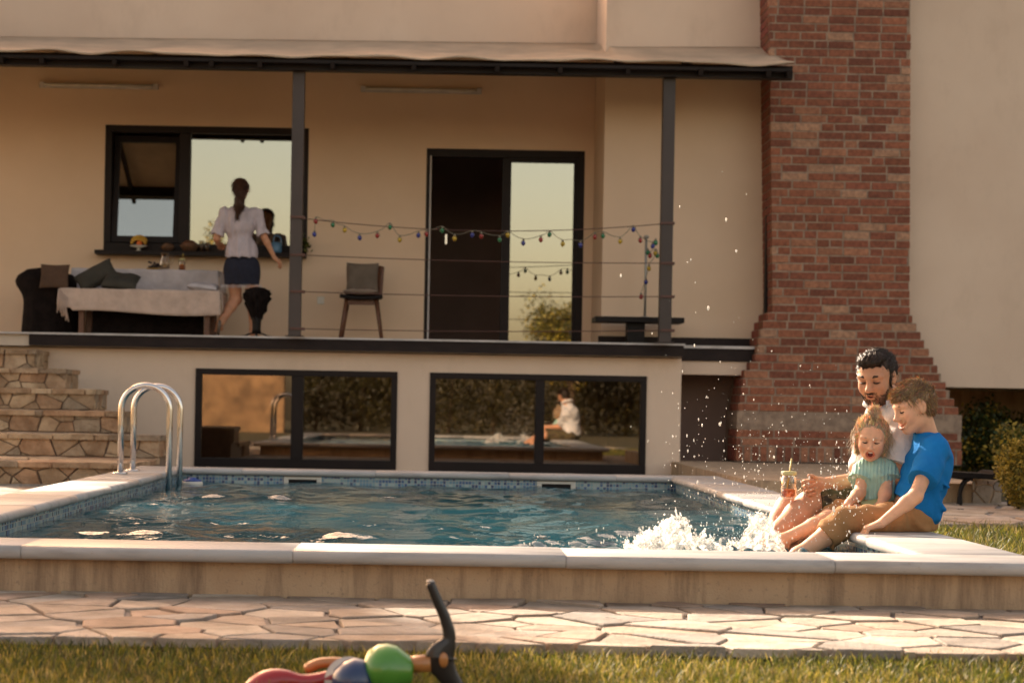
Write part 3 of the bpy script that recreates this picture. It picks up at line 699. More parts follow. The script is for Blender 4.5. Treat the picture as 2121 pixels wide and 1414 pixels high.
# black covered armchair
ac = empty('covered_armchair', pz(95, 690, 18.7, ZF), 'armchair hidden under a black cloth at the left end', 'armchair')
x0 = P(52, 600, 18.7)[0]; x1 = P(150, 600, 18.7)[0]; zt_ = P(90, 552, 18.7)[2]
nA = 64; V = []; Fc = []
cA = ((x0+x1)/2, 18.85)
for j, t in enumerate(np.linspace(0, 1, 16)):
    for i in range(nA):
        a = 2*math.pi*i/nA; sx_, sy_ = (x1-x0)/2+.02, .36; ex = .55
        X = math.copysign(abs(math.cos(a))**ex, math.cos(a)); Y = math.copysign(abs(math.sin(a))**ex, math.sin(a))
        fold = 1+.05*(1-t)*math.sin(a*9+math.sin(a*4)*2); top = min(1, (1-t)*5+.0)
        rr_ = (1-.10*t)*fold*(1 if t < .86 else math.sqrt(max(0, 1-((t-.86)/.14)**2))+.001)
        bulge = .11*math.exp(-((t-.80)/.16)**2)*(1 if X < 0 else 0)
        V.append((cA[0]+X*(sx_*rr_+bulge), cA[1]+Y*sy_*rr_, ZF+(zt_-ZF)*t-.03*(X > .2)*(t > .7)+.015*math.sin(a*5)*t))
Fc = [(j*nA+i, j*nA+(i+1) % nA, (j+1)*nA+(i+1) % nA, (j+1)*nA+i) for j in range(15) for i in range(nA)]+[tuple(15*nA+i for i in range(nA))]
mesh('cloth_cover', V, Fc, M['blackcloth'], ac, True)
cushion('brown_blanket', P(113, 572, 18.42), (.15, .13, .02), E(R(75), 0, 0), M['browncloth'], ac, 9)
# table top things
def glassware(name, label, cat, c, prof, m):
    k = MB(); k.lathe(c, prof, 24); o = k.build(name, m, None, True); return tag(o, label, cat)
c = P(341, 556, 19.1); c[2] = zt0+.004
pit = empty('glass_pitcher', c, 'clear glass pitcher on the white table beside black grapes', 'pitcher')
k = MB(); k.lathe(c, [(.045, 0), (.060, .02), (.055, .09), (.036, .13), (.042, .18), (.038, .18), (.032, .132), (.050, .09), (.052, .02), (.01, .012)], 24); k.build('jug', M['glass'], pit, True)
k = MB(); k.tube([c+np.array(q) for q in ((.042, 0, .16), (.085, 0, .15), (.09, 0, .09), (.055, 0, .05))], .006, 8); k.build('handle', M['glass'], pit, True)
k = MB(); k.lathe(c+np.array((0, 0, .013)), [(.045, 0), (.050, .01), (.048, .05)], 20); k.build('water_fill', M['glass'], pit, True)
def jar(c, label, level, h=.13, rad=.036, scale=1.0, handle=True, root='drinking_jar'):
    t = empty(root, c, label, 'drinking jar'); c = np.array(c)
    def L(pr): return [(a*scale*rad/.036, b_*scale) for a, b_ in pr]
    k = MB(); k.lathe(c, L([(.030, 0), (.036, .006), (.0365, .09), (.030, .104), (.030, .116), (.028, .116), (.028, .104), (.034, .09), (.0335, .008), (.005, .005)]), 28); k.build('jar_glass', M['glass'], t, True)
    k = MB(); k.lathe(c+np.array((0, 0, .0085*scale)), L([(.028, 0), (.0325, .003), (.0325, level*.09), (.002, level*.09+.0005)]), 28); k.build('juice', M['juice'], t, True)
    k = MB(); k.lathe(c+np.array((0, 0, .107*scale)), L([(.0335, 0), (.035, .002), (.035, .016), (.033, .018), (.004, .0185)]), 28, rip=lambda a, z: .012*math.sin(a*24)); k.build('lid', M['lid'], t, True)
    k = MB(); k.tube([c+np.array((-.012*scale, 0, .012*scale)), c+np.array((.012*scale, 0, .185*scale))], .0032*scale, 10); k.build('straw', M['straw'], t, True)
    if handle:
        k = MB(); k.tube(bez([c+np.array(q)*scale for q in ((.034, 0, .092), (.058, 0, .088), (.062, 0, .05), (.036, 0, .022))], 6), .0045, 8); k.build('handle', M['glass'], t, True)
    return t
M['lid'] = pm('pale_yellow_lid', (.60, .55, .26), None, 9, .4); M['straw'] = pm('yellow_straw', (.80, .58, .16), None, 9, .45)
c = P(377, 556, 19.12); c[2] = zt0+.004; jar(c, 'small jar of orange juice with straw on the white table', .6, handle=False)
gr = empty('grape_bowl', pz(322, 556, 19.15, zt0+.004), 'black grapes piled on a yellow plate on the table', 'fruit')
M['yellow'] = pm('banana_yellow', (.62, .36, .04), (.45, .24, .03), 30, .5); M['grape'] = pm('dark_grape', (.02, .012, .018), None, 30, .3)
k = MB(); k.lathe(gr.location, [(.02, 0), (.09, .008), (.10, .016), (.08, .012), (.01, .008)], 24); k.build('plate', M['yellow'], gr, True)
k = MB(); r = random.Random(5)
for q in range(34): k.ball((gr.location.x+r.gauss(0, .03), gr.location.y+r.gauss(0, .03), gr.location.z+.022+abs(r.gauss(0, .028))), .012, 8)
k.build('grape_bunch', M['grape'], gr, True)
# window sill things
sz = win[2]+.003; DS = 19.68
def sill(px): return np.array((P(px, 520, DS)[0], DS, sz))
M['wicker'] = pm('wicker', (.20, .10, .05), (.10, .05, .025), 60, .8, .8, 120)
c = sill(287); b_ = empty('banana_bowl', c, 'white footed bowl heaped with bananas on the sill', 'fruit bowl')
k = MB(); k.lathe(c, [(.04, 0), (.015, .012), (.015, .025), (.09, .045), (.095, .055), (.08, .05), (.01, .035)], 24); k.build('bowl', M['white'], b_, True)
k = MB()
for q in range(4): k = MB(); k.tube(bez([c+np.array((.085*math.cos(t), -.02+q*.014, .05+.012*q+.075*math.sin(t))) for t in np.linspace(.2, 2.9, 6)], 4), [.004]+[.015]*19+[.005], 8); k.build('banana', M['yellow'], b_, True)
k = MB(); r = random.Random(8)
for q in range(1): k.ball(c+np.array((.01, -.02, .075)), .032, 14)
k.build('orange_fruit', M['juice'], b_, True)
for px, sc_, lab in ((347, .8, 'small round wicker basket on the sill between bowl and bread'), (392, 1.1, 'wide wicker basket heaped with bread on the sill')):
    c = sill(px); b_ = empty('wicker_basket', c, lab, 'basket', 'baskets on the window sill')
    k = MB(); k.lathe(c, [(.06*sc_, 0), (.095*sc_, .05*sc_), (.10*sc_, .06*sc_), (.085*sc_, .05*sc_), (.05*sc_, .01)], 28, rip=lambda a, z: .03*math.sin(a*20)); k.build('basket_bowl', M['wicker'], b_, True)
    k = MB(); k.lathe(c, [(.088*sc_, .052*sc_), (.075*sc_, .085*sc_), (.04*sc_, .11*sc_), (.005, .115*sc_)], 20, rip=lambda a, z: .08*math.sin(a*3)); k.build('bread', M['wood'] if sc_ > 1 else M['wicker'], b_, True)
for px, hh in ((412, .12), (424, .10)):
    c = sill(px+5); tag(glassware('drinking_glass', None, None, c, [(.022, 0), (.028, hh), (.026, hh), (.020, .004), (.002, .003)], M['glass']), ['taller clear glass standing nearest the bread basket', 'shorter clear glass on the sill nearest the woman'][px > 415], 'glass', 'glasses on the sill')
M['bluecan'] = pm('blue_enamel', (.10, .22, .36), None, 9, .4)
c = sill(571); wc = empty('watering_can', c, 'light blue watering can on the sill behind woman\'s hand', 'watering can')
k = MB(); k.lathe(c, [(.06, 0), (.068, .02), (.062, .09), (.04, .12), (.036, .12), (.05, .09), (.01, .08)], 24); k.build('can', M['bluecan'], wc, True)
k = MB(); k.tube(bez([c+np.array(q) for q in ((-.03, 0, .12), (-.01, 0, .19), (.05, 0, .17), (.062, 0, .08))], 6), .007, 8); k.build('handle', M['bluecan'], wc, True)
k = MB(); k.tube([c+np.array(q) for q in ((-.05, 0, .04), (-.10, 0, .11), (-.12, 0, .14))], [.014, .009, .012], 8); k.build('spout', M['bluecan'], wc, True)

def leafcloud(pts, size, m, name, parent=None, aspect=.5, jitter=.35, col=None, droop=0):
    pts = np.asarray(pts); n = len(pts); a = rng.normal(size=(n, 3)); a[:, 2] -= droop; a /= np.linalg.norm(a, axis=1)[:, None]
    b2 = np.cross(a, rng.normal(size=(n, 3))); b2 /= np.linalg.norm(b2, axis=1)[:, None]
    s_ = size*rng.uniform(1-jitter, 1+jitter, (n, 1)); c2 = np.cross(a, b2)*.18
    V = np.stack([pts, pts+a*s_*.5+b2*s_*aspect*.5+c2*s_, pts+a*s_, pts+a*s_*.5-b2*s_*aspect*.5+c2*s_], 1).reshape(-1, 3)
    i = np.arange(n)[:, None]*4; cc = None
    if col is not None:
        ci = rng.integers(0, len(col), n); cc = np.repeat(np.array(col)[ci]*rng.uniform(.7, 1.25, (n, 1)), 4, 0)
    return mesh(name, V, i+np.array([[0, 1, 2, 3]]), m, parent, False, cc)
M['leaf'] = pm('leaf', (1.1, 1.1, 1.0), (.8, .8, .8), 9, .5, vcol=True, transl=.4)
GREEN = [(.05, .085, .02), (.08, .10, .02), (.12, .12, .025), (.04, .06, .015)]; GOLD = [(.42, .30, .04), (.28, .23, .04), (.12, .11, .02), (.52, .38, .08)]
c = sill(625); pl = empty('potted_plant', c, 'small leafy green plant on the sill behind the left post', 'plant')
k = MB(); k.lathe(c, [(.035, 0), (.05, .07), (.045, .07), (.01, .06)], 20); k.build('pot', M['black'], pl, True)
leafcloud(c+np.array((0, 0, .11))+rng.normal(size=(160, 3))*np.array((.035, .03, .035)), .05, M['leaf'], 'foliage', pl, col=GREEN)

# wooden chair
D = 19.15; ch = empty('wooden_chair', pz(750, 695, D, ZF), 'wooden chair with grey cushion and sheepskin beside the terrace door', 'chair')
zs0 = P(750, 614, D)[2]; cx = P(750, 614, D)[0]; hw_ = .225
k = MB(); n = 14; V = []
for i in range(n+1):
    for j in range(n+1):
        u, v = i/n*2-1, j/n*2-1; V.append((cx+u*hw_*(1-.12*(v+1)/2), D-.02+v*.22, zs0+.02*u*u+.03*max(0, -v-.5)*-1+.0))
Fc = [(i*(n+1)+j, (i+1)*(n+1)+j, (i+1)*(n+1)+j+1, i*(n+1)+j+1) for i in range(n) for j in range(n)]
o = mesh('seat', V, Fc, M['black'], ch, True); s_ = o.modifiers.new('t', 'SOLIDIFY'); s_.thickness = .035
zt1 = P(765, 545, D)[2]; V = []
for i in range(n+1):
    for j in range(n+1):
        u, v = i/n*2-1, j/n; V.append((cx+.02+u*(.20-.02*(1-v)), D+.19+.07*v-.05*u*u, zs0+.03+(zt1-zs0-.03)*v*(1-.06*abs(u)**4)))
o = mesh('backrest', V, Fc, M['wood'], ch, True); s_ = o.modifiers.new('t', 'SOLIDIFY'); s_.thickness = .02
for sxx, syy in ((-1, -1), (1, -1), (-1, 1), (1, 1)):
    k = MB(); k.tube([(cx+sxx*.155, D-.02+syy*.15, zs0-.03), (cx+sxx*.225, D-.02+syy*.22, ZF)], [.023, .014], 10); k.build('leg', M['wood'], ch, True)
k = MB(); k.box((cx-.16, D-.18, zs0-.10), (cx+.16, D-.155, zs0-.045)); k.build('apron', M['wood'], ch)
c4 = cushion('cushion', (cx-.005, D+.115, (zs0+zt1)/2+.03), (.175, .165, .045), E(R(80), 0, 0), M['greycush'], None, 2); tag(c4, 'grey brown cushion leaning upright on the wooden chair', 'cushion')
c5 = cushion('sheepskin', (cx-.01, D-.06, zs0+.04), (.19, .15, .03), E(0, 0, 0), M['fleece'], None, 6, 1.0); tag(c5, 'pale sheepskin pad on the wooden chair seat', 'seat pad')

# dark ornament stand
D = 17.95; cxn = P(532, 640, D)[0]; s_ = F/D; an = empty('ornamental_stand', pz(532, 692, D, ZF), 'black stand with ruffled top and splayed feet beside the woman', 'stand')
zz = lambda py: P(532, py, D)[2]
k = MB(); k.lathe((cxn, D, 0), [(.045, zz(662)), (.055, zz(655)), (.075, zz(644)), (.10, zz(630)), (.115, zz(618)), (.118, zz(608)), (.10, zz(601)), (.06, zz(596)), (.01, zz(594))], 48, rip=lambda a, z: .22*math.sin(a*7+z*60)+.16*math.sin(a*11-z*95)+.05*math.sin(a*23)); k.build('ruffled_head', M['blackcloth'], an, True)
k = MB(); k.lathe((cxn, D, 0), [(.05, zz(691)), (.042, zz(680)), (.046, zz(668)), (.05, zz(658)), (.03, zz(650))], 20); k.build('stem', M['black'], an, True)
for a in (200, 340, 270, 90):
    a = R(a); dx, dy = math.cos(a), math.sin(a)*.5; k = MB(); k.tube(bez([(cxn+dx*q, D+dy*q, ZF+h) for q, h in ((.02, .04), (.07, .035), (.12, .012), (.17, .006))], 4), .008, 8); k.build('foot', M['black'], an, True)

# low dark side table with lamp pole
D = 18.05; a_ = rect(1233, 656, 1418, 667, D); b_ = rect(1302, 667, 1338, 710, D)
sd_ = empty('side_table', ((a_[0]+a_[1])/2, D+.2, ZF), 'black pedestal side table at the right end of the terrace', 'table')
k = MB(); k.box((a_[0], D, a_[2]), (a_[1], D+.42, a_[3])); k.build('tabletop', M['black'], sd_, bevel=.004)
k = MB(); k.box((b_[0], D+.1, ZF), (b_[1], D+.32, a_[2]-.001)); k.build('pedestal', M['black'], sd_, bevel=.004)
xp = P(1337, 580, D+.25)[0]; zp = P(1337, 493, D+.25)[2]; lp = empty('lamp_pole', (xp, D+.25, a_[3]), 'thin pale metal pole standing on the black side table', 'pole')
M['galv'] = pm('galvanised_metal', (.34, .33, .30), None, 9, .45, metal=.4)
k = MB(); k.tube([(xp, D+.25, a_[3]), (xp, D+.25, zp)], .013, 12); k.build('shaft', M['galv'], lp, True)
k = MB(); k.lathe((xp, D+.25, a_[3]), [(.06, 0), (.06, .01), (.02, .02)], 20); k.build('base', M['galv'], lp, True)
k = MB(); k.ball((xp, D+.25, zp+.01), .028, 14, (1, 1, .7)); k.build('knob', M['galv'], lp, True)

# festoon bulbs
for nme, c_ in (('R', (.30, .02, .015)), ('G', (.01, .16, .06)), ('Y', (.50, .33, .02)), ('B', (.02, .03, .22))): M[nme] = pm('bulb_'+{'R': 'red', 'G': 'green', 'Y': 'yellow', 'B': 'blue'}[nme], c_, None, 9, .15, coat=.6)
M['cord'] = pm('pale_green_cord', (.20, .17, .12), None, 9, .6)
def P3(cx, cy, D): return P(600+cx/2.495, 280+cy/2.495, D)
BL = [(128,512,'B'),(135,445,'R'),(223,463,'G'),(284,490,'Y'),(362,530,'B'),(453,518,'R'),(518,475,'G'),(569,540,'Y'),(665,517,'B'),(707,510,'R'),(788,492,'G'),(852,533,'Y'),(943,515,'B'),(990,522,'R'),(1085,540,'G'),(1127,515,'Y'),(1207,557,'B'),(1298,540,'R'),(1342,513,'G'),(1411,562,'Y'),(1503,567,'B'),(1577,525,'R'),(1619,520,'G'),(1708,548,'Y'),(1776,487,'B'),(1812,543,'R'),(1876,573,'B'),(1892,555,'G')]
BL2 = [(1850,606,'G'),(1862,622,'R'),(1890,610,'Y'),(1899,622,'G'),(1857,688,'Y'),(1841,758,'B'),(1816,834,'R')]
def garland(root, label, lst, D):
    t = empty(root, P3(lst[0][0], lst[0][1], D), label, 'string lights')
    pts = []; prev = None
    for cx_, cy_, co in lst:
        p = P3(cx_, cy_-22, D)
        if prev is not None and np.linalg.norm(p-prev) > .09: mid = (p+prev)/2; mid[2] += -.012 if abs(p[2]-prev[2]) > .01 else .006; pts.append(mid)
        pts.append(p); prev = p
    k = MB(); k.tube(bez(pts, 5), .0035, 6); k.build('wire', M['cord'], t, True)
    for cx_, cy_, co in lst:
        p = P3(cx_, cy_+3, D); tilt = random.uniform(-.3, .3)
        Mr = Matrix.Rotation(tilt, 3, 'Y') @ Matrix.Rotation(math.pi, 3, 'X')
        k = MB(); k.lathe(p, [(.003, -.022+0), (.012, -.017), (.020, -.003), (.0225, .008), (.018, .019), (.010, .026), (.002, .029)], 14, M=Matrix.Rotation(tilt, 3, 'Y')); o = k.build('bulb', M[co], t, True)
        k = MB(); k.lathe(p+np.array((0, 0, .02)), [(.011, 0), (.011, .020), (.006, .024)], 10); k.build('socket', M['cord'], o, True)
garland('festoon_lights', 'long string of coloured bulbs along the top railing cable', BL, 17.47)
garland('festoon_lights', 'short tangle of coloured bulbs trailing down beside the pale pole', BL2, 17.9)
k = MB(); 
pp = P3(1970, 525, 17.4)

# ---------------------------------------------------------------- bench at right, shrubs, trees
D = 13.2; bs = empty('low_bench', pz(1990, 1042, D, 0), 'low black bench with curved legs on the patio at right', 'bench')
a_ = rect(1918, 977, 2068, 991, D); k = MB()
pr = [(-.30, .012), (-.29, -.02), (-.2, -.025), (.1, -.018), (.28, -.03), (.33, -.02), (.345, .01), (.32, .035), (.29, .03), (.26, .012), (0, .022), (-.2, .03)]
xm = (a_[0]+a_[1])/2; zm = (a_[2]+a_[3])/2; V = [(xm+x*.86, D+y, zm+z*1.0) for y in (0, .38) for x, z in pr]; n = len(pr)
mesh('seat', V, [tuple(range(n)), tuple(range(2*n-1, n-1, -1))]+[(i, n+i, n+(i+1) % n, (i+1) % n) for i in range(n)], M['black'], bs)
for y in (.03, .33):
    for sg, px0 in ((1, 2013), (-1, 2068)):
        q0 = P(px0, 991, D+y); k = MB(); pts = bez([(q0[0], D+y, zm-.01), (q0[0]-.06*sg, D+y, zm-.06), (q0[0]-.085*sg, D+y, .09), (q0[0]-.09*sg, D+y, -.01)], 5); k.tube(pts, [.016]*(len(pts)-4)+[.018, .02, .022, .024], 8); k.build('leg', M['black'], bs, True)
def crown(n, c, r, lump=6, hollow=.5, seed=1, squash=1.0):
    g_ = np.random.default_rng(seed); C = g_.normal(size=(lump, 3)); C /= np.linalg.norm(C, axis=1)[:, None]; C *= g_.uniform(.25, .75, (lump, 1))*np.array(r); rr_ = g_.uniform(.28, .5, lump)
    k_ = g_.integers(0, lump, n); d = g_.normal(size=(n, 3)); d /= np.linalg.norm(d, axis=1)[:, None]; d *= (g_.random((n, 1))**.45)
    return np.array(c)+C[k_]+d*rr_[k_][:, None]*np.array(r)
def tree(name, label, cat, base, h, r, n, size, col, seed, trunk=.08, group=None, fol='crown'):
    t = empty(name, base, label, cat, group); base = np.array(base, float); top = base+np.array((0, 0, h))
    pts = crown(n, top, r, 12 if n > 9000 else 22, seed=seed)
    leafcloud(pts, size, M['leaf'], fol, t, col=col)
    k = MB(); g_ = random.Random(seed); k.tube(bez([base-np.array((0, 0, .05)), base+np.array((g_.uniform(-.1, .1)*h*.3, 0, h*.5)), top], 5), list(np.linspace(trunk, trunk*.35, 11)), 9)
    for q in range(7):
        a = g_.uniform(0, 6.28); st_ = base+np.array((0, 0, h*g_.uniform(.45, .9))); k.tube([st_, st_+np.array((math.cos(a)*r[0]*.35, math.sin(a)*r[1]*.35, r[2]*.25)), st_+np.array((math.cos(a)*r[0]*.7, math.sin(a)*r[1]*.7, r[2]*.5))], [trunk*.35, trunk*.2, trunk*.08], 6)
    k.build('trunk', M['bark'], t, True); return t
# golden shrub in the sun at the far right, dark shrubs under the overhang
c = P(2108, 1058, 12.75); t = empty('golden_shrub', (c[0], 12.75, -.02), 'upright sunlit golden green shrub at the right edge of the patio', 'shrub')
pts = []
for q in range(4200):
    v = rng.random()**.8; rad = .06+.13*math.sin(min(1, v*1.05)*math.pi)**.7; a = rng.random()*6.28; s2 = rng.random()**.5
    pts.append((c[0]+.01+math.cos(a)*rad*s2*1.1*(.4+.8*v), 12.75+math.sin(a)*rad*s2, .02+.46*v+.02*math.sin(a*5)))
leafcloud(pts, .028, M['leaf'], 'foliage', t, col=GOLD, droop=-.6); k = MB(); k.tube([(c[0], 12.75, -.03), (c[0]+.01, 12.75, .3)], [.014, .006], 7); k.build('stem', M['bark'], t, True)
for j, (px, py, D, rx_, rz_, n, cl_, lab) in enumerate(((2010, 925, 18.95, .55, .45, 7000, GREEN*3+[(.75, .50, .08), (.55, .36, .05)], 'gold flecked shrub beside the brick chimney under the overhang'), (2090, 925, 19.6, .9, .5, 8000, GREEN*2+GOLD[:1], 'dark leafy shrub under the overhang at the right edge'), (2105, 960, 15.2, .26, .34, 3600, GREEN[:2]+GOLD, 'middle shrub between the golden shrub and the dark overhang'))):  # gold leaf tints under the overhang stand in for sun glowing through
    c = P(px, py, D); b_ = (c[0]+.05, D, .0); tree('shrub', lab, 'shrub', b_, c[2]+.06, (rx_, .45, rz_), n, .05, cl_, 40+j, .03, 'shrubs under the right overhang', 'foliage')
# garden behind the camera: what the windows mirror; and the tree that shades the left of the pool
BIG = [(.09, .085, .022), (.14, .11, .025), (.07, .06, .02), (.20, .14, .03)]
def hedge():
    t = empty('garden_hedge', (2, -8.5, 0), 'tall uneven hedge facing the house across the lawn', 'hedge')
    x = rng.uniform(-3.4, 16, 52000); top = 2.0+.35*np.sin(x*.9)+.2*np.sin(x*2.3+1); z = rng.random(52000)**.8*top; y = -8.5+.5*rng.normal(size=52000)+.25*np.sin(x*3+z*4)
    leafcloud(np.stack([x, y, z], 1), .10, M['leaf'], 'foliage', t, col=[(.065, .055, .016), (.055, .048, .014), (.085, .068, .018)])
    k = MB()
    for xx in np.arange(-3, 16, 1.1): k.tube([(xx, -8.5, -.05), (xx+.1, -8.6, 1.6)], [.05, .02], 6)
    k.build('stems', M['bark'], t)
hedge()
gw = MB(); gw.box((-16, -5.3, -.05), (-3.5, -5.0, 2.4)); gw = tag(gw.build('garden_wall', pm('rough_brown_render', (.30, .19, .10), (.14, .09, .05), 3, .95, .8, 25, .03)), 'cream garden wall closing the lawn opposite the house', 'wall')
tree('garden_tree', 'golden green tree rising above the hedge opposite the house', 'tree', (3.2, -6.4, 0), 2.5, (1.3, 1.2, 1.5), 7000, .10, GOLD[:3]+BIG, 71, .12, 'garden trees')
tree('garden_tree', 'slender feathery tree above the garden wall opposite the house', 'tree', (-5.8, -6.6, 0), 4.0, (.6, .6, 1.4), 2200, .10, GOLD[:3]+BIG, 72, .08, 'garden trees')
M['leafshade'] = pm('dense_leaf', (1.1, 1.1, 1.0), (.8, .8, .8), 9, .6, vcol=True)
ML = M['leaf']; M['leaf'] = M['leafshade']
tree('shade_tree', 'spreading tree left of the pool that shades its left side', 'tree', (-7.3, 15.2, 0), 5.8, (3.5, 3.4, 1.6), 52000, .20, BIG, 73, .17, 'garden trees'); M['leaf'] = ML

# ---------------------------------------------------------------- toy in the grass
D = 4.36
ty = empty('pull_toy', pz(740, 1400, D, 0), 'wooden toy of red blue and green beads with black curved tail', 'toy')
def T(px, py, dd=0): return P(px, py+(8 if py > 1330 else 0), D+dd)
def tm(n, c, r=.28): M[n] = pm(n, c, tuple(x*.85 for x in c), 8, r, coat=.5); return M[n]
tm('glossy_green', (.10, .30, .04)); tm('glossy_red', (.42, .02, .02)); tm('glossy_navy', (.025, .05, .13)); tm('orange_wood', (.52, .21, .06), .4); tm('black_rubber', (.016, .011, .010), .5); tm('pink_wood', (.45, .12, .08)); tm('white_band', (.6, .55, .5))
Rx = Matrix.Rotation(R(90), 3, 'Y')
k = MB(); c = T(803, 1378); k.lathe(c, [(.012, -.062), (.045, -.050), (.060, -.028), (.0635, -.005), (.060, .018), (.046, .040), (.036, .055), (.030, .062)], 36, M=Matrix.Rotation(R(4), 3, 'Y') @ Rx); k.build('green_bead', M['glossy_green'], ty, True)
k = MB(); k.tube([T(846, 1368), T(892, 1364)], .0215, 20); k.build('axle', M['orange_wood'], ty, True)
k = MB(); c = T(734, 1402, -.01); k.lathe(c, [(.002, -.056), (.03, -.050), (.05, -.026), (.058, 0), (.052, .026), (.03, .05), (.002, .056)], 36, M=Rx); k.build('blue_bead', M['glossy_navy'], ty, True)
k = MB(); c = T(722, 1401, -.012); k.lathe(c, [(.0545, -.007), (.0575, 0), (.0585, .006)], 36, M=Matrix.Rotation(R(80), 3, 'X')); k.build('white_band', M['white_band'], ty, True)
k = MB(); pts = bez([T(500, 1450), T(540, 1415), T(585, 1402), T(640, 1404), T(700, 1392)], 6); k.tube(pts, [.020+.016*math.sin(min(i/len(pts)*1.6, 1)*3.14) for i in range(len(pts))], 18, flat=.9); k.build('red_body', M['glossy_red'], ty, True)
k = MB(); k.tube(bez([T(632, 1378, .06), T(668, 1364, .06), (T(735, 1366, .06)), T(785, 1380, .06)], 5), [.010]+[.0135]*13+[.012]*2, 12); k.build('orange_stick', M['orange_wood'], ty, True)
k = MB(); k.tube(bez([T(700, 1382, .03), T(750, 1375, .03), T(790, 1384, .02)], 5), .017, 12); k.build('pink_stick', M['pink_wood'], ty, True)
# tail: a flat curved handle with a hole
ctr = [T(891, 1206), T(905, 1240), T(924, 1285), T(930, 1322), T(913, 1352), T(925, 1385), T(952, 1425), T(975, 1470)]
pts = bez(ctr, 8); rr_ = np.interp(np.arange(len(pts))/8, [0, 1, 2, 3, 4, 5, 6, 7], [.011, .012, .0135, .016, .038, .026, .017, .014])
V = []; Fc = []; N_ = len(pts)
for i, p in enumerate(pts):
    T_ = pts[min(i+1, N_-1)]-pts[max(i-1, 0)]; T_ /= np.linalg.norm(T_); nn = np.array((T_[2], 0, -T_[0]))
    for (u, yy) in ((-1, -.010), (-.8, -.014), (.8, -.014), (1, -.010), (1, .010), (.8, .014), (-.8, .014), (-1, .010)): V.append(p+nn*u*rr_[i]+np.array((0, yy, 0)))
for i in range(N_-1):
    for k_ in range(8): Fc.append((i*8+k_, i*8+(k_+1) % 8, (i+1)*8+(k_+1) % 8, (i+1)*8+k_))
Fc += [tuple(range(8))[::-1], tuple((N_-1)*8+k_ for k_ in range(8))]
mesh('curved_tail', V, Fc, M['black_rubber'], ty, True)
k = MB(); c = T(891, 1204); k.lathe(c, [(.0105, 0), (.009, .004), (.001, .005)], 12); k.build('tip', M['white_band'], ty, True)
k = MB(); c = T(919, 1358, -.0145); k.lathe(c, [(.001, -.001), (.014, 0), (.0125, .0025), (.001, .003)], 24, M=Matrix.Diagonal((.8, 1, 1.35)).to_3x3() @ Matrix.Rotation(R(90), 3, 'X')); k.build('axle_end', M['orange_wood'], ty, True)
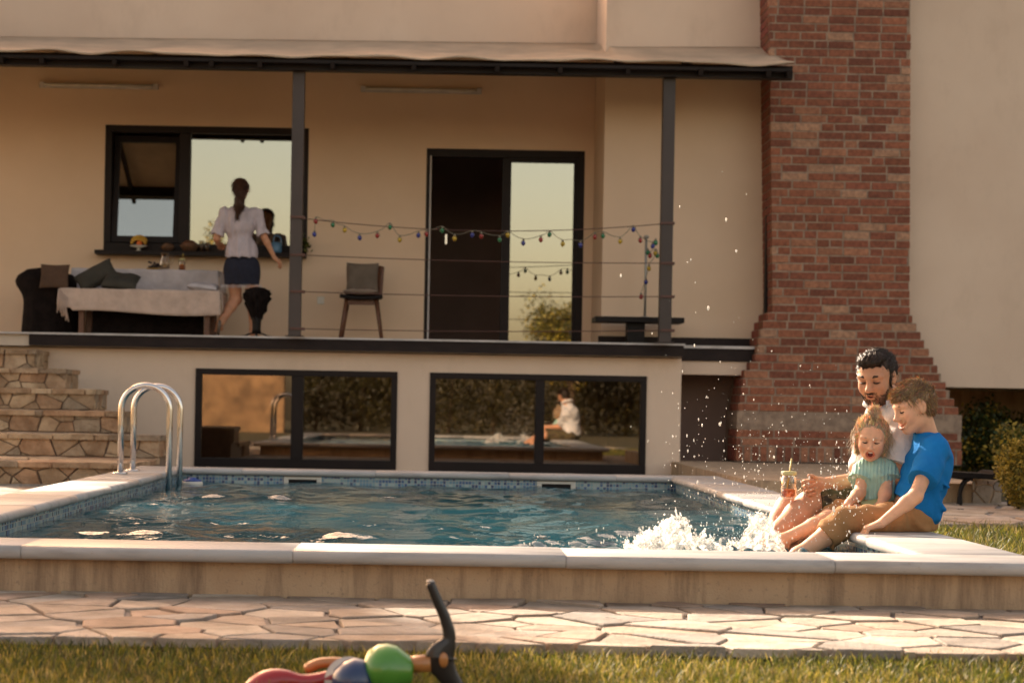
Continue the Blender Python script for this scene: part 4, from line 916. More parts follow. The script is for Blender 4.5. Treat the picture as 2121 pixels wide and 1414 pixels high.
# ---------------------------------------------------------------- people: smooth blended bodies meshed by surface nets
class SDF:
    def __init__(s, lo, hi, h):
        s.lo = np.array(lo, np.float32); s.h = h; s.n = np.ceil((np.array(hi)-lo)/h).astype(int)+1; s.f = np.full(s.n, .2, np.float32)
    def grid(s, lo, hi):
        a = np.clip(np.floor((np.array(lo)-s.lo)/s.h).astype(int), 0, s.n-1); b = np.clip(np.ceil((np.array(hi)-s.lo)/s.h).astype(int)+1, 1, s.n)
        sl = tuple(slice(a[i], max(b[i], a[i]+1)) for i in range(3))
        ax = [s.lo[i]+s.h*np.arange(sl[i].start, sl[i].stop, dtype=np.float32) for i in range(3)]
        return sl, ax
    def put(s, sl, d, k, sub):
        a = s.f[sl]
        if sub: d = -d; hh = np.maximum(k-np.abs(a-d), 0)/k; s.f[sl] = np.maximum(a, d)+hh*hh*k/4
        else: hh = np.maximum(k-np.abs(a-d), 0)/k; s.f[sl] = np.minimum(a, d)-hh*hh*k/4
        return s
    def cone(s, a, b, ra, rb, k=.012, sub=False, flat=False, sq=None):
        a, b = np.array(a, np.float32), np.array(b, np.float32); m = max(ra, rb)+k+3*s.h
        sl, ax = s.grid(np.minimum(a, b)-m, np.maximum(a, b)+m); X, Y, Z = ax[0][:, None, None]-a[0], ax[1][None, :, None]-a[1], ax[2][None, None, :]-a[2]
        ba = b-a; L2 = float(ba@ba)+1e-9; t0 = (X*ba[0]+Y*ba[1]+Z*ba[2])/L2; t = np.clip(t0, 0, 1)
        d = np.sqrt((X-t*ba[0])**2+(Y-t*ba[1])**2+(Z-t*ba[2])**2)-(ra+(rb-ra)*t)
        if flat: d = np.maximum(d, (t0-1)*math.sqrt(L2))
        return s.put(sl, d, k, sub)
    def chain(s, pts, rs, k=.012):
        for i in range(len(pts)-1): s.cone(pts[i], pts[i+1], rs[i], rs[i+1], k)
        return s
    def ell(s, c, r, A=None, k=.012, sub=False):
        c = np.array(c, np.float32); r = np.array(r, np.float32); m = r.max()+k+3*s.h; sl, ax = s.grid(c-m, c+m)
        X, Y, Z = ax[0][:, None, None]-c[0], ax[1][None, :, None]-c[1], ax[2][None, None, :]-c[2]
        if A is None: A = np.eye(3)
        q = [X*A[0, i]+Y*A[1, i]+Z*A[2, i] for i in range(3)]
        k0 = np.sqrt(sum((q[i]/r[i])**2 for i in range(3))); k1 = np.sqrt(sum((q[i]/r[i]**2)**2 for i in range(3)))+1e-6
        return s.put(sl, (k0*(k0-1)/k1).astype(np.float32), k, sub)
    def half(s, p, n, rad=None, k=.003):
        p = np.array(p); n = np.array(n)/np.linalg.norm(n); rad = rad or 9
        sl, ax = s.grid(p-rad, p+rad); d = (ax[0][:, None, None]-p[0])*n[0]+(ax[1][None, :, None]-p[1])*n[1]+(ax[2][None, None, :]-p[2])*n[2]
        s.f[sl] = np.maximum(s.f[sl], d); return s
    def disp(s, fn):
        sl, ax = s.grid(s.lo, s.lo+s.n*s.h); s.f += fn(ax[0][:, None, None], ax[1][None, :, None], ax[2][None, None, :]).astype(np.float32); return s
    def mesh(s):
        f = s.f; f[0] = f[-1] = .2; f[:, 0] = f[:, -1] = .2; f[:, :, 0] = f[:, :, -1] = .2
        g = f < 0; nx, ny, nz = f.shape
        cnt = np.zeros((nx-1, ny-1, nz-1), np.uint8)
        for i in (0, 1):
            for j in (0, 1):
                for k in (0, 1): cnt += g[i:nx-1+i, j:ny-1+j, k:nz-1+k]
        act = np.argwhere((cnt > 0) & (cnt < 8)); idx = np.full(cnt.shape, -1, np.int32); idx[tuple(act.T)] = np.arange(len(act))
        acc = np.zeros((len(act), 3)); num = np.zeros(len(act))
        for ax_ in range(3):
            for a in (0, 1):
                for b in (0, 1):
                    o = [0, 0, 0]; o[(ax_+1) % 3] = a; o[(ax_+2) % 3] = b; p0 = act+o; o2 = list(o); o2[ax_] = 1; p1 = act+o2
                    v0 = f[tuple(p0.T)]; v1 = f[tuple(p1.T)]; mk = (v0 < 0) != (v1 < 0); t = np.where(mk, v0/(v0-v1+1e-12), 0)
                    q = np.array(o, float)[None].repeat(len(act), 0); q[:, ax_] = t; acc[mk] += q[mk]; num += mk
        V = (act+acc/num[:, None])*s.h+s.lo; Fs = []
        for ax_ in range(3):
            sh = [nx, ny, nz]; sh[ax_] -= 1; s0 = [slice(None)]*3; s1 = [slice(None)]*3; s0[ax_] = slice(0, -1); s1[ax_] = slice(1, None)
            A = g[tuple(s0)]; B = g[tuple(s1)]; e = np.argwhere(A != B); b_, c_ = (ax_+1) % 3, (ax_+2) % 3
            ob = np.zeros(3, int); ob[b_] = 1; oc = np.zeros(3, int); oc[c_] = 1
            q = np.stack([idx[tuple((e-ob-oc).T)], idx[tuple((e-oc).T)], idx[tuple(e.T)], idx[tuple((e-ob).T)]], 1)
            fl = A[tuple(e.T)] == False; q[fl] = q[fl][:, ::-1]; Fs.append(q)
        return V, np.concatenate(Fs)
def unit(v): v = np.array(v, float); return v/np.linalg.norm(v)
def basis(fwd, up):   # columns: forward, left, up
    f = unit(fwd); l = unit(np.cross(up, f)); u = np.cross(f, l); return np.stack([f, l, u], 1)
def smoothmesh(V, Fc, it=2, lam=.5):
    V = V.copy()
    e = np.concatenate([Fc[:, [0, 1]], Fc[:, [1, 2]], Fc[:, [2, 3]], Fc[:, [3, 0]]]); n = len(V)
    deg = np.bincount(e[:, 0], minlength=n)+np.bincount(e[:, 1], minlength=n)+1e-9
    for q in range(it*2):
        m_ = np.stack([np.bincount(e[:, 0], V[e[:, 1], i], n)+np.bincount(e[:, 1], V[e[:, 0], i], n) for i in range(3)], 1)/deg[:, None]
        V += (lam if q % 2 == 0 else -lam*1.04)*(m_-V)
    return V
def finish(s, name, m, parent, paint=(), base=(1, 1, 1), it=1):
    V, Fc = s.mesh(); V = smoothmesh(V, Fc, it); col = np.tile(np.array(base, float), (len(V), 1))
    for pt in paint:
        c, A, r, cc, soft = pt; q = (V-np.array(c))@A/np.array(r); d = np.sqrt((q**2).sum(1)); w_ = np.clip((1-d)/soft+.0, 0, 1)[:, None]; col = col*(1-w_)+np.array(cc)*w_
    return mesh(name, V, Fc, m, parent, True, col)
def head(s, c, A, H, jaw=1.0, mouth=0.0, nose=1.0, face=1.0, ears=True, look=0):
    g = lambda x, y, z: np.array(c)+A@(np.array((x, y, z))*H); e = lambda p, r, k=.05, sub=False, B=None: s.ell(g(*p), np.array(r)*H, A if B is None else A@B, k*H, sub)
    e((-.07, 0, .13), (.405, .325, .345), .05); e((.05, 0, .06), (.30, .285, .33), .1)
    e((.13, 0, -.16), (.235, .235*jaw, .28), .12); e((.20, 0, -.36), (.13, .135*jaw, .10), .12); e((.275, 0, -.405), (.055, .075, .06), .06)
    e((.02, 0, -.25), (.20, .235*jaw, .17), .10)
    for sd in (-1, 1):
        e((.245, sd*.165, -.11), (.10, .095, .11)if face > 1 else (.085, .08, .10), .10)
        e((.385, sd*.135, .015), (.07, .09, .055), .06, True)
        s.ell(g(.268, sd*.135, .005), np.array((.075, .08, .055))*H, A, .02*H)
        s.cone(g(.345, sd*.04, .105), g(.29, sd*.22, .10), .030*H, .022*H, .07*H)
        if ears:
            B = np.array(Matrix.Rotation(R(-12), 3, 'Y')); e((-.03, sd*.315, -.01), (.075, .035, .125), .03, B=B); e((-.005, sd*.345, .01), (.035, .02, .07), .02, True, B)
            e((-.045, sd*.335, .0), (.055, .028, .105), .02, B=B); e((-.01, sd*.352, .005), (.028, .018, .055), .015, True, B)
    s.cone(g(.335, 0, .07), g(.425*1.0, 0, -.115), .032*H, .050*H*nose, .05*H); e((.415+.03*nose, 0, -.125), (.045, .045, .038), .04)
    for sd in (-1, 1): e((.395, sd*.052, -.135), (.042, .030, .028), .025)
    if mouth < .3:
        s.cone(g(.345, -.075, -.245), g(.375, 0, -.236), .018*H, .022*H, .03*H); s.cone(g(.345, .075, -.245), g(.375, 0, -.236), .018*H, .022*H, .03*H)
        s.cone(g(.335, -.065, -.285), g(.360, 0, -.288), .020*H, .026*H, .03*H); s.cone(g(.335, .065, -.285), g(.360, 0, -.288), .020*H, .026*H, .03*H)
        e((.40, 0, -.264), (.05, .085, .010+.03*mouth), .012, True)
    elif mouth < .6:      # a grin
        arc = [(.285, -.135, -.235), (.335, -.08, -.275), (.355, 0, -.292), (.335, .08, -.275), (.285, .135, -.235)]
        for a_, b_ in zip(arc, arc[1:]): s.cone(g(*a_)-A[:, 2]*.012*H, g(*b_)-A[:, 2]*.012*H, .040*H, .040*H, .04*H)
        for a_, b_ in zip(arc, arc[1:]): s.cone(g(*a_)+A[:, 0]*.03*H, g(*b_)+A[:, 0]*.03*H, .022*H, .022*H, .01*H, sub=True)
    else:
        mh = .085*mouth; e((.33, 0, -.285), (.075, .125, mh+.035), .05); e((.385, 0, -.285), (.085, .098, mh), .02, True)
    return g
def hand(s, w_, d, n, right=False, L=.185, curl=(35, 45, 30), thumb=(.6, .75, .3), spread=.05, r=1.0):
    d = unit(d); n = np.array(n, float); n = unit(n-d*(n@d)); t = np.cross(d, n)*(1 if not right else 1); th = -1 if not right else 1; S = L/.185
    w_ = np.array(w_, float)
    for q in (-.028, -.010, .010, .028): s.cone(w_+t*q*.6*S, w_+d*.082*S+t*q*S+n*(-.002), .015*S*r, .0125*S*r, .012)
    s.cone(w_+t*th*.016*S+n*.006, w_+d*.045*S+t*th*.03*S+n*.008, .014*S, .013*S, .012)
    for i, (ln, of) in enumerate(((.070, .030), (.080, .0102), (.076, -.0102), (.060, -.029))):
        p = w_+d*(.086-.004*abs(i-1))*S+t*th*of*S; a = 0; dd = unit(d+t*th*spread*(1.5-i))
        for j, (fr, rr) in enumerate(((.46, .0095), (.30, .0085), (.24, .0075))):
            a += R(curl[j]*(1+.07*i)); v = unit(dd*math.cos(a)+n*math.sin(a)); q = p+v*ln*fr*S; s.cone(p, q, rr*S*r, (rr-.0010)*S*r, .003); p = q
    p = w_+d*.022*S+t*th*.030*S+n*.006; v = unit(d*thumb[0]+t*th*thumb[1]+n*thumb[2])
    q = p+v*.042*S; s.cone(p, q, .0135*S, .0105*S, .008); v2 = unit(v+d*.6+n*.15); q2 = q+v2*.030*S; s.cone(q, q2, .0105*S, .0085*S, .003)
def foot(s, ank, toe_dir, up, L=.25):
    f = unit(toe_dir); u = unit(np.array(up)-f*(np.array(up)@f)); l = np.cross(u, f); S = L/.25; a = np.array(ank)
    s.cone(a-f*.045*S-u*.05*S, a+f*.09*S-u*.055*S, .032*S, .028*S, .03); s.cone(a, a+f*.10*S-u*.04*S, .038*S, .026*S, .03); s.cone(a+f*.08*S-u*.055*S-l*.01, a+f*.15*S-u*.06*S-l*.01, .034*S, .022*S, .03)
    for i in range(5): q = a+f*(.165-.008*i)*S-u*.062*S+l*(i-2)*.017*S; s.cone(q-f*.03*S, q, .012*S, (.0105 if i else .013)*S, .005)
def leg(s, hip, knee, ank, r, k=.03):
    hip, knee, ank = map(np.array, (hip, knee, ank)); s.cone(hip, knee, r[0], r[1], k); s.ell(knee, (r[1]*1.02,)*3, None, k)
    cf = knee+(ank-knee)*.3; s.cone(knee, cf, r[1]*.95, r[2], k); s.cone(cf, ank, r[2], r[3], k)
def arm(s, sh, el, wr, r, k=.02):
    sh, el, wr = map(np.array, (sh, el, wr)); s.cone(sh, el, r[0], r[1], k); md = el+(wr-el)*.25; s.cone(el, md, r[1]*.95, r[2], k); s.cone(md, wr, r[2], r[3], k)
def wrk(a, f, d1, d2):   # soft cloth folds running across direction d1
    def fn(X, Y, Z):
        q = X*d1[0]+Y*d1[1]+Z*d1[2]; w2 = X*d2[0]+Y*d2[1]+Z*d2[2]
        return a*(np.sin(q*f+2.2*np.sin(w2*f*.45)+1.3)*.6+np.sin(q*f*1.9+1.7*np.sin(w2*f*.8+2)+.4)*.35+np.sin(q*f*.45+w2*f*.7)*.5)
    return fn
def strands(name, guides, m, parent, r=.0012, col=None):
    k = MB()
    for g_ in guides: k.tube(g_, [r]*(len(g_)-1)+[r*.3], 4, cap=False)
    return k.build(name, m, parent)
def fuzz(A, c, H, n, zmin, L, seed, region=None):
    g_ = np.random.default_rng(seed); out = []
    while len(out) < n:
        v = g_.normal(size=3); v /= np.linalg.norm(v)
        if v[2] < zmin or (region and not region(v)): continue
        p = np.array((-.07, 0, .13))+v*np.array((.43, .35, .37)); t = np.array((-.5, 0, .35))+g_.normal(size=3)*.55; t -= v*(t@v)*.6; t += v*.5; t /= np.linalg.norm(t)
        l_ = L*g_.uniform(.5, 1.2); q = [p+v*-.01, p+t*l_*.5+v*.01, p+t*l_+np.array((0, 0, -.15*l_))+g_.normal(size=3)*l_*.15]
        out.append([np.array(c)+A@(x*H) for x in q])
    return out
def groom(hair, n, L, flow, m, seed=1, r=.0008, lift=.10, wob=.25, cols=((1, 1, 1),)):
    g_ = np.random.default_rng(seed); me = hair.data; nv = len(me.vertices); co = np.empty(nv*3); me.vertices.foreach_get('co', co); co = co.reshape(-1, 3)+wloc(hair)
    no = np.empty(nv*3, np.float32); me.vertex_normals.foreach_get('vector', no); no = no.reshape(-1, 3)
    ids = g_.choice(nv, n); k = MB()
    for i in ids:
        p, q = co[i], no[i].astype(float); d = flow(p, q)
        if d is None: continue
        d = d-q*(d@q)*.9; d = unit(d+g_.normal(size=3)*wob); l_ = L*g_.uniform(.6, 1.25); k.cc = tuple(c*g_.uniform(.75, 1.3) for c in cols[g_.integers(0, len(cols))])
        b_ = g_.normal(size=3)*l_*.10; cv = lambda t_: -q*(l_*t_)**2/.19; k.tube([p-q*.001, p+d*l_*.35+q*l_*lift+cv(.35), p+d*l_*.7+q*l_*lift*.9+b_+cv(.7), p+d*l_+q*l_*lift*.6+b_*2+cv(1)], [r, r, r*.8, r*.25], 3, cap=False)
    return k.build('hair_strands', m, hair)
def Q(cx, cy, D): return P(1550+cx/2.828, 690+cy/2.828, D)
LIP = (.78, .48, .46); up3 = np.array((0, 0, 1.))
def hairmat(name, c): return pm(name, c, tuple(x*.55 for x in c), 30, .5, .6, 120, .004, stretch=(1, 1, .4), transl=.30)
M['hair_dark'] = hairmat('dark_brown_hair', (.045, .026, .016)); M['hair_boy'] = hairmat('light_brown_hair', (.34, .22, .12)); M['hair_girl'] = hairmat('golden_hair', (.66, .52, .36)); M['hair_woman'] = hairmat('brown_hair', (.11, .045, .022))
for q_, c_ in (('dark', (.06, .034, .02)), ('boy', (.42, .27, .14)), ('girl', (.72, .58, .40)), ('woman', (.11, .045, .022))):
    M['st_'+q_] = pm('strand_'+q_, c_, c_, 5, .4, vcol=True, transl=.5)
M['teeth'] = pm('teeth', (.75, .70, .62), None, 9, .3); M['mouth'] = pm('mouth_inside', (.16, .025, .02), None, 9, .6)
M['shirt_white'] = cloth('white_cotton', (.80, .77, .76), transl=.12); M['shirt_blue'] = cloth('blue_cotton', (.012, .20, .56), transl=.05)
M['mint'] = cloth('mint_ribbed_cotton', (.42, .66, .58), transl=.12); M['tan'] = cloth('tan_cotton', (.40, .215, .095)); M['denim'] = cloth('dark_denim', (.028, .030, .048), 30, .5, 60); M['blouse'] = cloth('white_blouse', (.66, .58, .62), transl=.12)
m, n, l, b = nodes('camouflage_cloth'); M['camo'] = m
c = ramp(n, l, noise(n, l, 22, 2), [(.0, (.035, .025, .012)), (.45, (.075, .06, .022)), (.52, (.14, .10, .05)), (.6, (.03, .022, .014))]); l.new(c, b.inputs['Base Color']); b.inputs['Roughness'].default_value = .9; bump(n, l, b, noise(n, l, 24, 4), .4, .01)

def lash(parent, g, H, sd, m, open_=0):
    k = MB(); k.tube([g(.335, sd*.075, .003), g(.352, sd*.105, -.010), g(.347, sd*.145, -.013), g(.318, sd*.195, -.002)], [.010*H, .014*H, .014*H, .008*H], 6); k.build('eyelash', m, parent, True)
def brow(parent, g, H, sd, m, w_=1.0, lift=0):
    k = MB(); k.tube([g(.368, sd*.045, .095+lift), g(.365, sd*.11, .118+lift), g(.325, sd*.18, .115+lift), g(.285, sd*.225, .092+lift)], [.018*H*w_, .020*H*w_, .016*H*w_, .006*H*w_], 6, flat=.5); k.build('eyebrow', m, parent, True)

# ---- man
def build_man():
    t = empty('person', Q(862, 1117, 8.1), 'man in white shirt and dark shorts holding a juice jar, seated on the pool edge', 'person')
    h = .0033; s = SDF((.95, 7.35, -.1), (2.32, 8.5, 1.12), h)
    pel, bel, chs, nk = Q(862, 1040, 8.12), Q(878, 880, 8.12), Q(862, 650, 8.09), Q(805, 425, 8.06)
    shN, shF = Q(922, 510, 7.93), Q(728, 600, 8.22); elN, wrN = Q(868, 840, 7.87), Q(805, 1010, 8.0); elF, wrF = Q(690, 868, 8.06), Q(425, 885, 7.96)
    hdc = Q(750, 262, 8.02); H = .243; A = basis((-.55, -.78, -.27), (-.02, .0, 1))
    lat = unit(shN-shF); At = basis(np.cross(lat, up3)*1., up3); At = basis(unit(np.cross(lat, up3)), up3)
    s.ell(pel, (.12, .165, .11), At, .03); s.ell(bel, (.105, .145, .15), At, .06); s.ell(chs, (.115, .165, .17), At, .06); s.cone(shN, shF, .062, .062, .05); s.cone(nk, hdc+A@(np.array((-.12, 0, -.25))*H), .062, .056, .04); s.cone(shN+(shF-shN)*.3+up3*.02, nk+up3*.03, .04, .05, .05); s.cone(shN+(shF-shN)*.7+up3*.02, nk+up3*.03, .04, .05, .05)
    arm(s, shN, elN, wrN, (.054, .044, .044, .028)); arm(s, shF, elF, wrF, (.052, .042, .043, .029))
    hand(s, wrF, unit(Q(345, 905, 7.93)-wrF), (-.25, -1, 0), True, .185, (62, 68, 40), (.75, .35, .55)); hand(s, wrN, (-.5, 0, -.8), (-.5, -.8, 0), False, .18)
    hN, hF = Q(850, 1040, 8.04), Q(800, 1045, 8.22); kN, kF = Q(362, 1010, 7.98), Q(238, 1030, 8.18); aN, aF = Q(125, 1205, 7.78), Q(120, 1230, 8.05)
    leg(s, hN, kN, aN, (.088, .060, .060, .038)); leg(s, hF, kF, aF, (.088, .058, .058, .038)); foot(s, aN, (-1, -.3, -.15), (-.5, 0, 1)); foot(s, aF, (-1, 0, -.5), (-.5, 0, 1))
    g = head(s, hdc, A, H, 1.03, .18, 1.12)
    beard = (.10, .075, .07); paint = [(g(.36, 0, -.262), A, np.array((.08, .085, .045))*H, LIP, .5)]
    pt = [(g(.22, 0, -.40), A, np.array((.22, .27, .17))*H, beard, .6), (g(.10, .2, -.27), A, np.array((.16, .14, .22))*H, beard, .7), (g(.10, -.2, -.27), A, np.array((.16, .14, .22))*H, beard, .7), (g(.37, 0, -.20), A, np.array((.07, .12, .035))*H, beard, .5),
          (g(.40, 0, -.268), A, np.array((.09, .07, .016))*H, (.25, .12, .11), .4)]
    for sd in (-1, 1): pt.append((g(.34, sd*.135, .0), A, np.array((.10, .10, .05))*H, (.72, .62, .6), .8))  # eyelid shading painted as a darker tint around the eyes
    body = finish(s, 'body', M['skin'], t, paint+pt)
    for sd in (-1, 1): lash(body, g, H, sd, M['hair_dark']); brow(body, g, H, sd, M['hair_dark'], 1.2)
    # shirt
    s = SDF((1.55, 7.6, .1), (2.35, 8.5, .98), .004); q = .020
    s.ell(pel+up3*.03, (.125+q, .165+q, .10), At, .05); s.ell(bel, (.108+q, .15+q, .16), At, .08); s.ell(chs, (.118+q, .17+q, .18), At, .06); s.cone(shN, shF, .066+q, .066+q, .05); s.cone(nk-up3*.04, nk+up3*.018, .085, .074, .05, flat=True)
    s.cone(shN, shN+(elN-shN)*.80, .068+q*.7, .066+q, .02, flat=True); s.cone(shF, shF+(elF-shF)*.80, .066+q*.7, .064+q, .02, flat=True)
    s.half(pel-up3*.045, (0, 0, -1)); s.disp(wrk(.0055, 46, (.3, .3, .9), (.9, -.3, .1)))
    s.cone(nk-up3*.0, nk+up3*.1+A@np.array((-.02, 0, 0)), .064, .066, .004, sub=True)
    sh = finish(s, 'shirt', M['shirt_white'], t)
    k = MB(); cc_ = nk+up3*.025; R_ = basis(A[:, 0]*np.array((1, 1, 0)), up3); ring = [cc_+R_@np.array((.080*math.cos(a), .086*math.sin(a), .010-.034*math.cos(a))) for a in np.linspace(.35, 2*math.pi-.35, 26)]
    V = []; Fc = []
    for i, p in enumerate(ring):
        o_ = unit((p-cc_)*np.array((1, 1, 0))); V += [p-o_*.002+up3*.022, p+o_*.006+up3*.020, p+o_*.018-up3*.018, p+o_*.010-up3*.020]
    for i in range(len(ring)-1):
        for j in range(4): Fc.append((i*4+j, i*4+(j+1) % 4, (i+1)*4+(j+1) % 4, (i+1)*4+j))
    mesh('collar', V, Fc, M['shirt_white'], sh, True)
    # shorts
    s = SDF((1.1, 7.75, .05), (2.35, 8.5, .62), .0045)
    s.ell(pel, (.135, .18, .115), At, .03); s.cone(hN, hN+(kN-hN)*.93, .106, .083, .03, flat=True); s.cone(hF, hF+(kF-hF)*.80, .104, .082, .03, flat=True)
    s.half((0, 0, ZT+.003), (0, 0, -1)) if False else None
    s.disp(wrk(.0055, 50, (.9, .2, .5), (.1, .8, -.3))); finish(s, 'shorts', M['camo'], t)
    # hair
    s = SDF(g(0, 0, 0)-.22, g(0, 0, 0)+.22, .0028); H_ = H
    e = lambda p, r, k=.05, sub=False: s.ell(g(*p), np.array(r)*H_, A, k*H_, sub)
    e((-.085, 0, .155), (.425, .345, .365)); e((.12, 0, .40), (.24, .24, .10), .08); e((.26, .02, .37), (.10, .18, .07), .08); e((-.2, 0, -.02), (.24, .27, .22), .06)
    e((.42, 0, -.12), (.40, .42, .375), .03, True); e((.30, 0, -.45), (.42, .5, .42), .03, True); e((.02, .36, -.02), (.12, .12, .15), .02, True); e((.02, -.36, -.02), (.12, .12, .15), .02, True); s.half(g(-.2, 0, -.24), -A[:, 2])
    e((.085, .29, .03), (.04, .03, .14), .03); e((.085, -.29, .03), (.04, .03, .14), .03)
    Ai = A.T
    def hn(X, Y, Z):
        u = [X*Ai[i, 0]+Y*Ai[i, 1]+Z*Ai[i, 2] for i in range(3)]; return .0012*np.sin(u[1]*260+3*np.sin(u[0]*60)+u[2]*60)+.0015*np.sin(u[0]*110+u[1]*70)
    s.disp(hn); hr = finish(s, 'hair', M['hair_dark'], t); strands('hair_strands', fuzz(A, hdc, H, 120, .35, .07, 1, lambda v: v[0] < .75), M['hair_dark'], hr, .0006)
    groom(hr, 5200, .022, lambda p, q: A@np.array((-.75, .25*np.sign((A.T@q)[1]), .25)) if (A.T@q)[2] > -.1 else A@np.array((-.3, 0, -1.)), M['st_dark'], 3, .0009, .03, .16)
    V = np.empty(len(body.data.vertices)*3); body.data.vertices.foreach_get('co', V); V = V.reshape(-1, 3)+wloc(body); NN = np.empty(len(V)*3, np.float32); body.data.vertex_normals.foreach_get('vector', NN); NN = NN.reshape(-1, 3)
    lc = ((V-hdc)@A)/H; ok = np.where((lc[:, 2] < -.16) & (lc[:, 2] > -.52) & (lc[:, 0] > -.02) & (np.abs(lc[:, 1]) < .3) & ~((np.abs(lc[:, 1]) < .075) & (lc[:, 2] > -.31) & (lc[:, 2] < -.235)) & ~((lc[:, 2] > -.235+.0) & (lc[:, 0] > .22) & ((np.abs(lc[:, 1]) > .12) | (lc[:, 2] > -.185))) & ((lc[:, 0] > .12) | (np.abs(lc[:, 1]) > .12)))[0]
    g_ = np.random.default_rng(5); k = MB()
    for i in g_.choice(ok, 1500): p, q = V[i], NN[i].astype(float); d = unit(A@np.array((.2, 0, -1.))+q*.6+g_.normal(size=3)*.3); k.tube([p, p+d*.006], [.0007, .0003], 3, cap=False)
    k.build('beard', M['hair_dark'], body)
    return t
build_man()
jx, jy = P(1633, 975, 7.93), P(1633, 1031, 7.93); jh = jx[2]-jy[2]
jar((jy[0], 7.93, jy[2]), 'jar of orange juice with pale lid and straw held by the man', .36, rad=.0365*(jh/.126)*.0+.0365, scale=jh/.126, root='drinking_jar')

# ---- boy
def build_boy():
    t = empty('person', Q(985, 1160, 7.75), 'boy in blue t-shirt and tan trousers sitting in profile on the pool edge', 'person')
    s = SDF((1.35, 7.3, -.12), (2.42, 8.15, .95), .0031)
    pel, bel, chs, nk = Q(960, 1070, 7.78), Q(1000, 930, 7.78), Q(1052, 775, 7.78), Q(1052, 605, 7.78)
    shN, shF = Q(1090, 690, 7.665), Q(1030, 705, 7.90); elN, wrN = Q(978, 955, 7.52), Q(778, 1112, 7.50); elF, wrF = Q(935, 890, 7.97), Q(815, 990, 7.92)
    hdc = Q(966, 436, 7.76); H = .220; A = basis((-.92, -.24, -.29), (-.25, .0, 1)); At = basis((-1, -.1, .28), (.12, 0, 1))
    s.ell(pel, (.095, .115, .09), At, .03); s.ell(bel, (.075, .10, .13), At, .06); s.ell(chs, (.08, .115, .13), At, .05); s.cone(shN, shF, .043, .043, .04); s.cone(nk, hdc+A@(np.array((-.14, 0, -.28))*H), .045, .042, .035)
    arm(s, shN, elN, wrN, (.035, .029, .029, .019)); arm(s, shF, elF, wrF, (.034, .028, .028, .019)); hand(s, wrN, unit(Q(690, 1143, 7.50)-wrN), (-.1, 0, -1), False, .145, (38, 42, 22), (.8, .5, .15)); hand(s, wrF, (-.9, -.2, -.15), (0, 0, -1), True, .14, (12, 15, 10))
    hN, hF = Q(955, 1085, 7.71), Q(955, 1075, 7.86); kN, kF = Q(575, 1105, 7.62), Q(545, 1065, 7.86); aN, aF = Q(290, 1300, 7.58), Q(255, 1240, 7.86)
    leg(s, hN, kN, aN, (.062, .046, .046, .030)); leg(s, hF, kF, aF, (.062, .046, .044, .030)); foot(s, aN, (-1, 0, -.5), (-.4, 0, 1), .21); foot(s, aF, (-1, 0, -.3), (-.4, 0, 1), .21)
    g = head(s, hdc, A, H, .95, .42, .82, 1.2)
    paint = [(g(.33, 0, -.285), A, np.array((.12, .125, .085))*H, (.75, .45, .42), .3), (g(.24, .2, -.1), A, np.array((.15, .1, .1))*H, (1.0, .82, .8), .9)]
    body = finish(s, 'body', M['skinchild'], t, paint)
    k = MB(); k.add([g(.335, -.09, -.245), g(.372, 0, -.268), g(.335, .09, -.245), g(.330, .085, -.272), g(.368, 0, -.298), g(.33, -.085, -.272)], [(0, 1, 4, 5), (1, 2, 3, 4)]); k.build('teeth', M['teeth'], body, True)
    for sd in (-1, 1): lash(body, g, H, sd, M['hair_dark']); brow(body, g, H, sd, M['hair_boy'], .8)
    # t-shirt
    s = SDF((1.7, 7.45, .12), (2.42, 8.15, .86), .0034); q = .013
    s.ell(pel+np.array((.012, 0, .02)), (.092, .130, .085), At, .05); s.ell(bel+np.array((.004, 0, 0)), (.075+q, .112+q, .15), At, .08); s.ell(chs, (.078+q, .12+q, .135), At, .06); s.cone(shN, shF, .047+q*.6, .047+q*.6, .04); s.cone(nk-up3*.03, nk+up3*.012+np.array((-.004, 0, 0)), .06, .052, .04, flat=True)
    eN = shN+(elN-shN)*.66; eF = shF+(elF-shF)*.66; s.cone(shN, eN, .050+q, .052+q, .02, flat=True); s.cone(shF, eF, .050+q, .052+q, .02, flat=True)
    s.half(Q(960, 1035, 7.78), unit(np.array((-.72, 0, -.72)))); s.half((0, 0, ZT+.006), (0, 0, -1))
    for a_, b_2 in (((1085, 840), (1165, 960)), ((1060, 890), (1150, 1030)), ((1030, 950), (1110, 1080)), ((1100, 620), (1150, 720)), ((1000, 870), (1010, 980)), ((960, 900), (985, 1000)), ((1120, 860), (1170, 900))): s.cone(Q(*a_, 7.665), Q(*b_2, 7.675), .010, .005, .022)
    s.disp(wrk(.0058, 46, (.75, .2, .62), (.6, .3, -.7))); s.cone(nk, nk+up3*.08+np.array((-.02, 0, 0)), .044, .05, .004, sub=True)
    finish(s, 't_shirt', M['shirt_blue'], t)
    # trousers
    s = SDF((1.45, 7.45, -.06), (2.35, 8.1, .5), .0034)
    s.ell(pel-np.array((.0, 0, .012)), (.108, .13, .085), At, .03); s.cone(hN, kN, .078, .064, .04); s.cone(hF, kF, .076, .062, .04)
    s.cone(kN, kN+(aN-kN)*.45, .062, .062, .03, flat=True); s.cone(kF, kF+(aF-kF)*.42, .060, .060, .03, flat=True); s.cone(Q(800, 1030, 7.84), Q(640, 1045, 7.80), .035, .04, .05)
    s.disp(wrk(.0055, 70, (.8, .1, .55), (.3, .8, -.5)))
    sl, ax = s.grid(s.lo, s.lo+s.n*s.h)
    s.f = np.where((ax[0][:, None, None] > XR+.02), np.maximum(s.f, (ZT+.002)-ax[2][None, None, :]), s.f)
    finish(s, 'trousers', M['tan'], t)
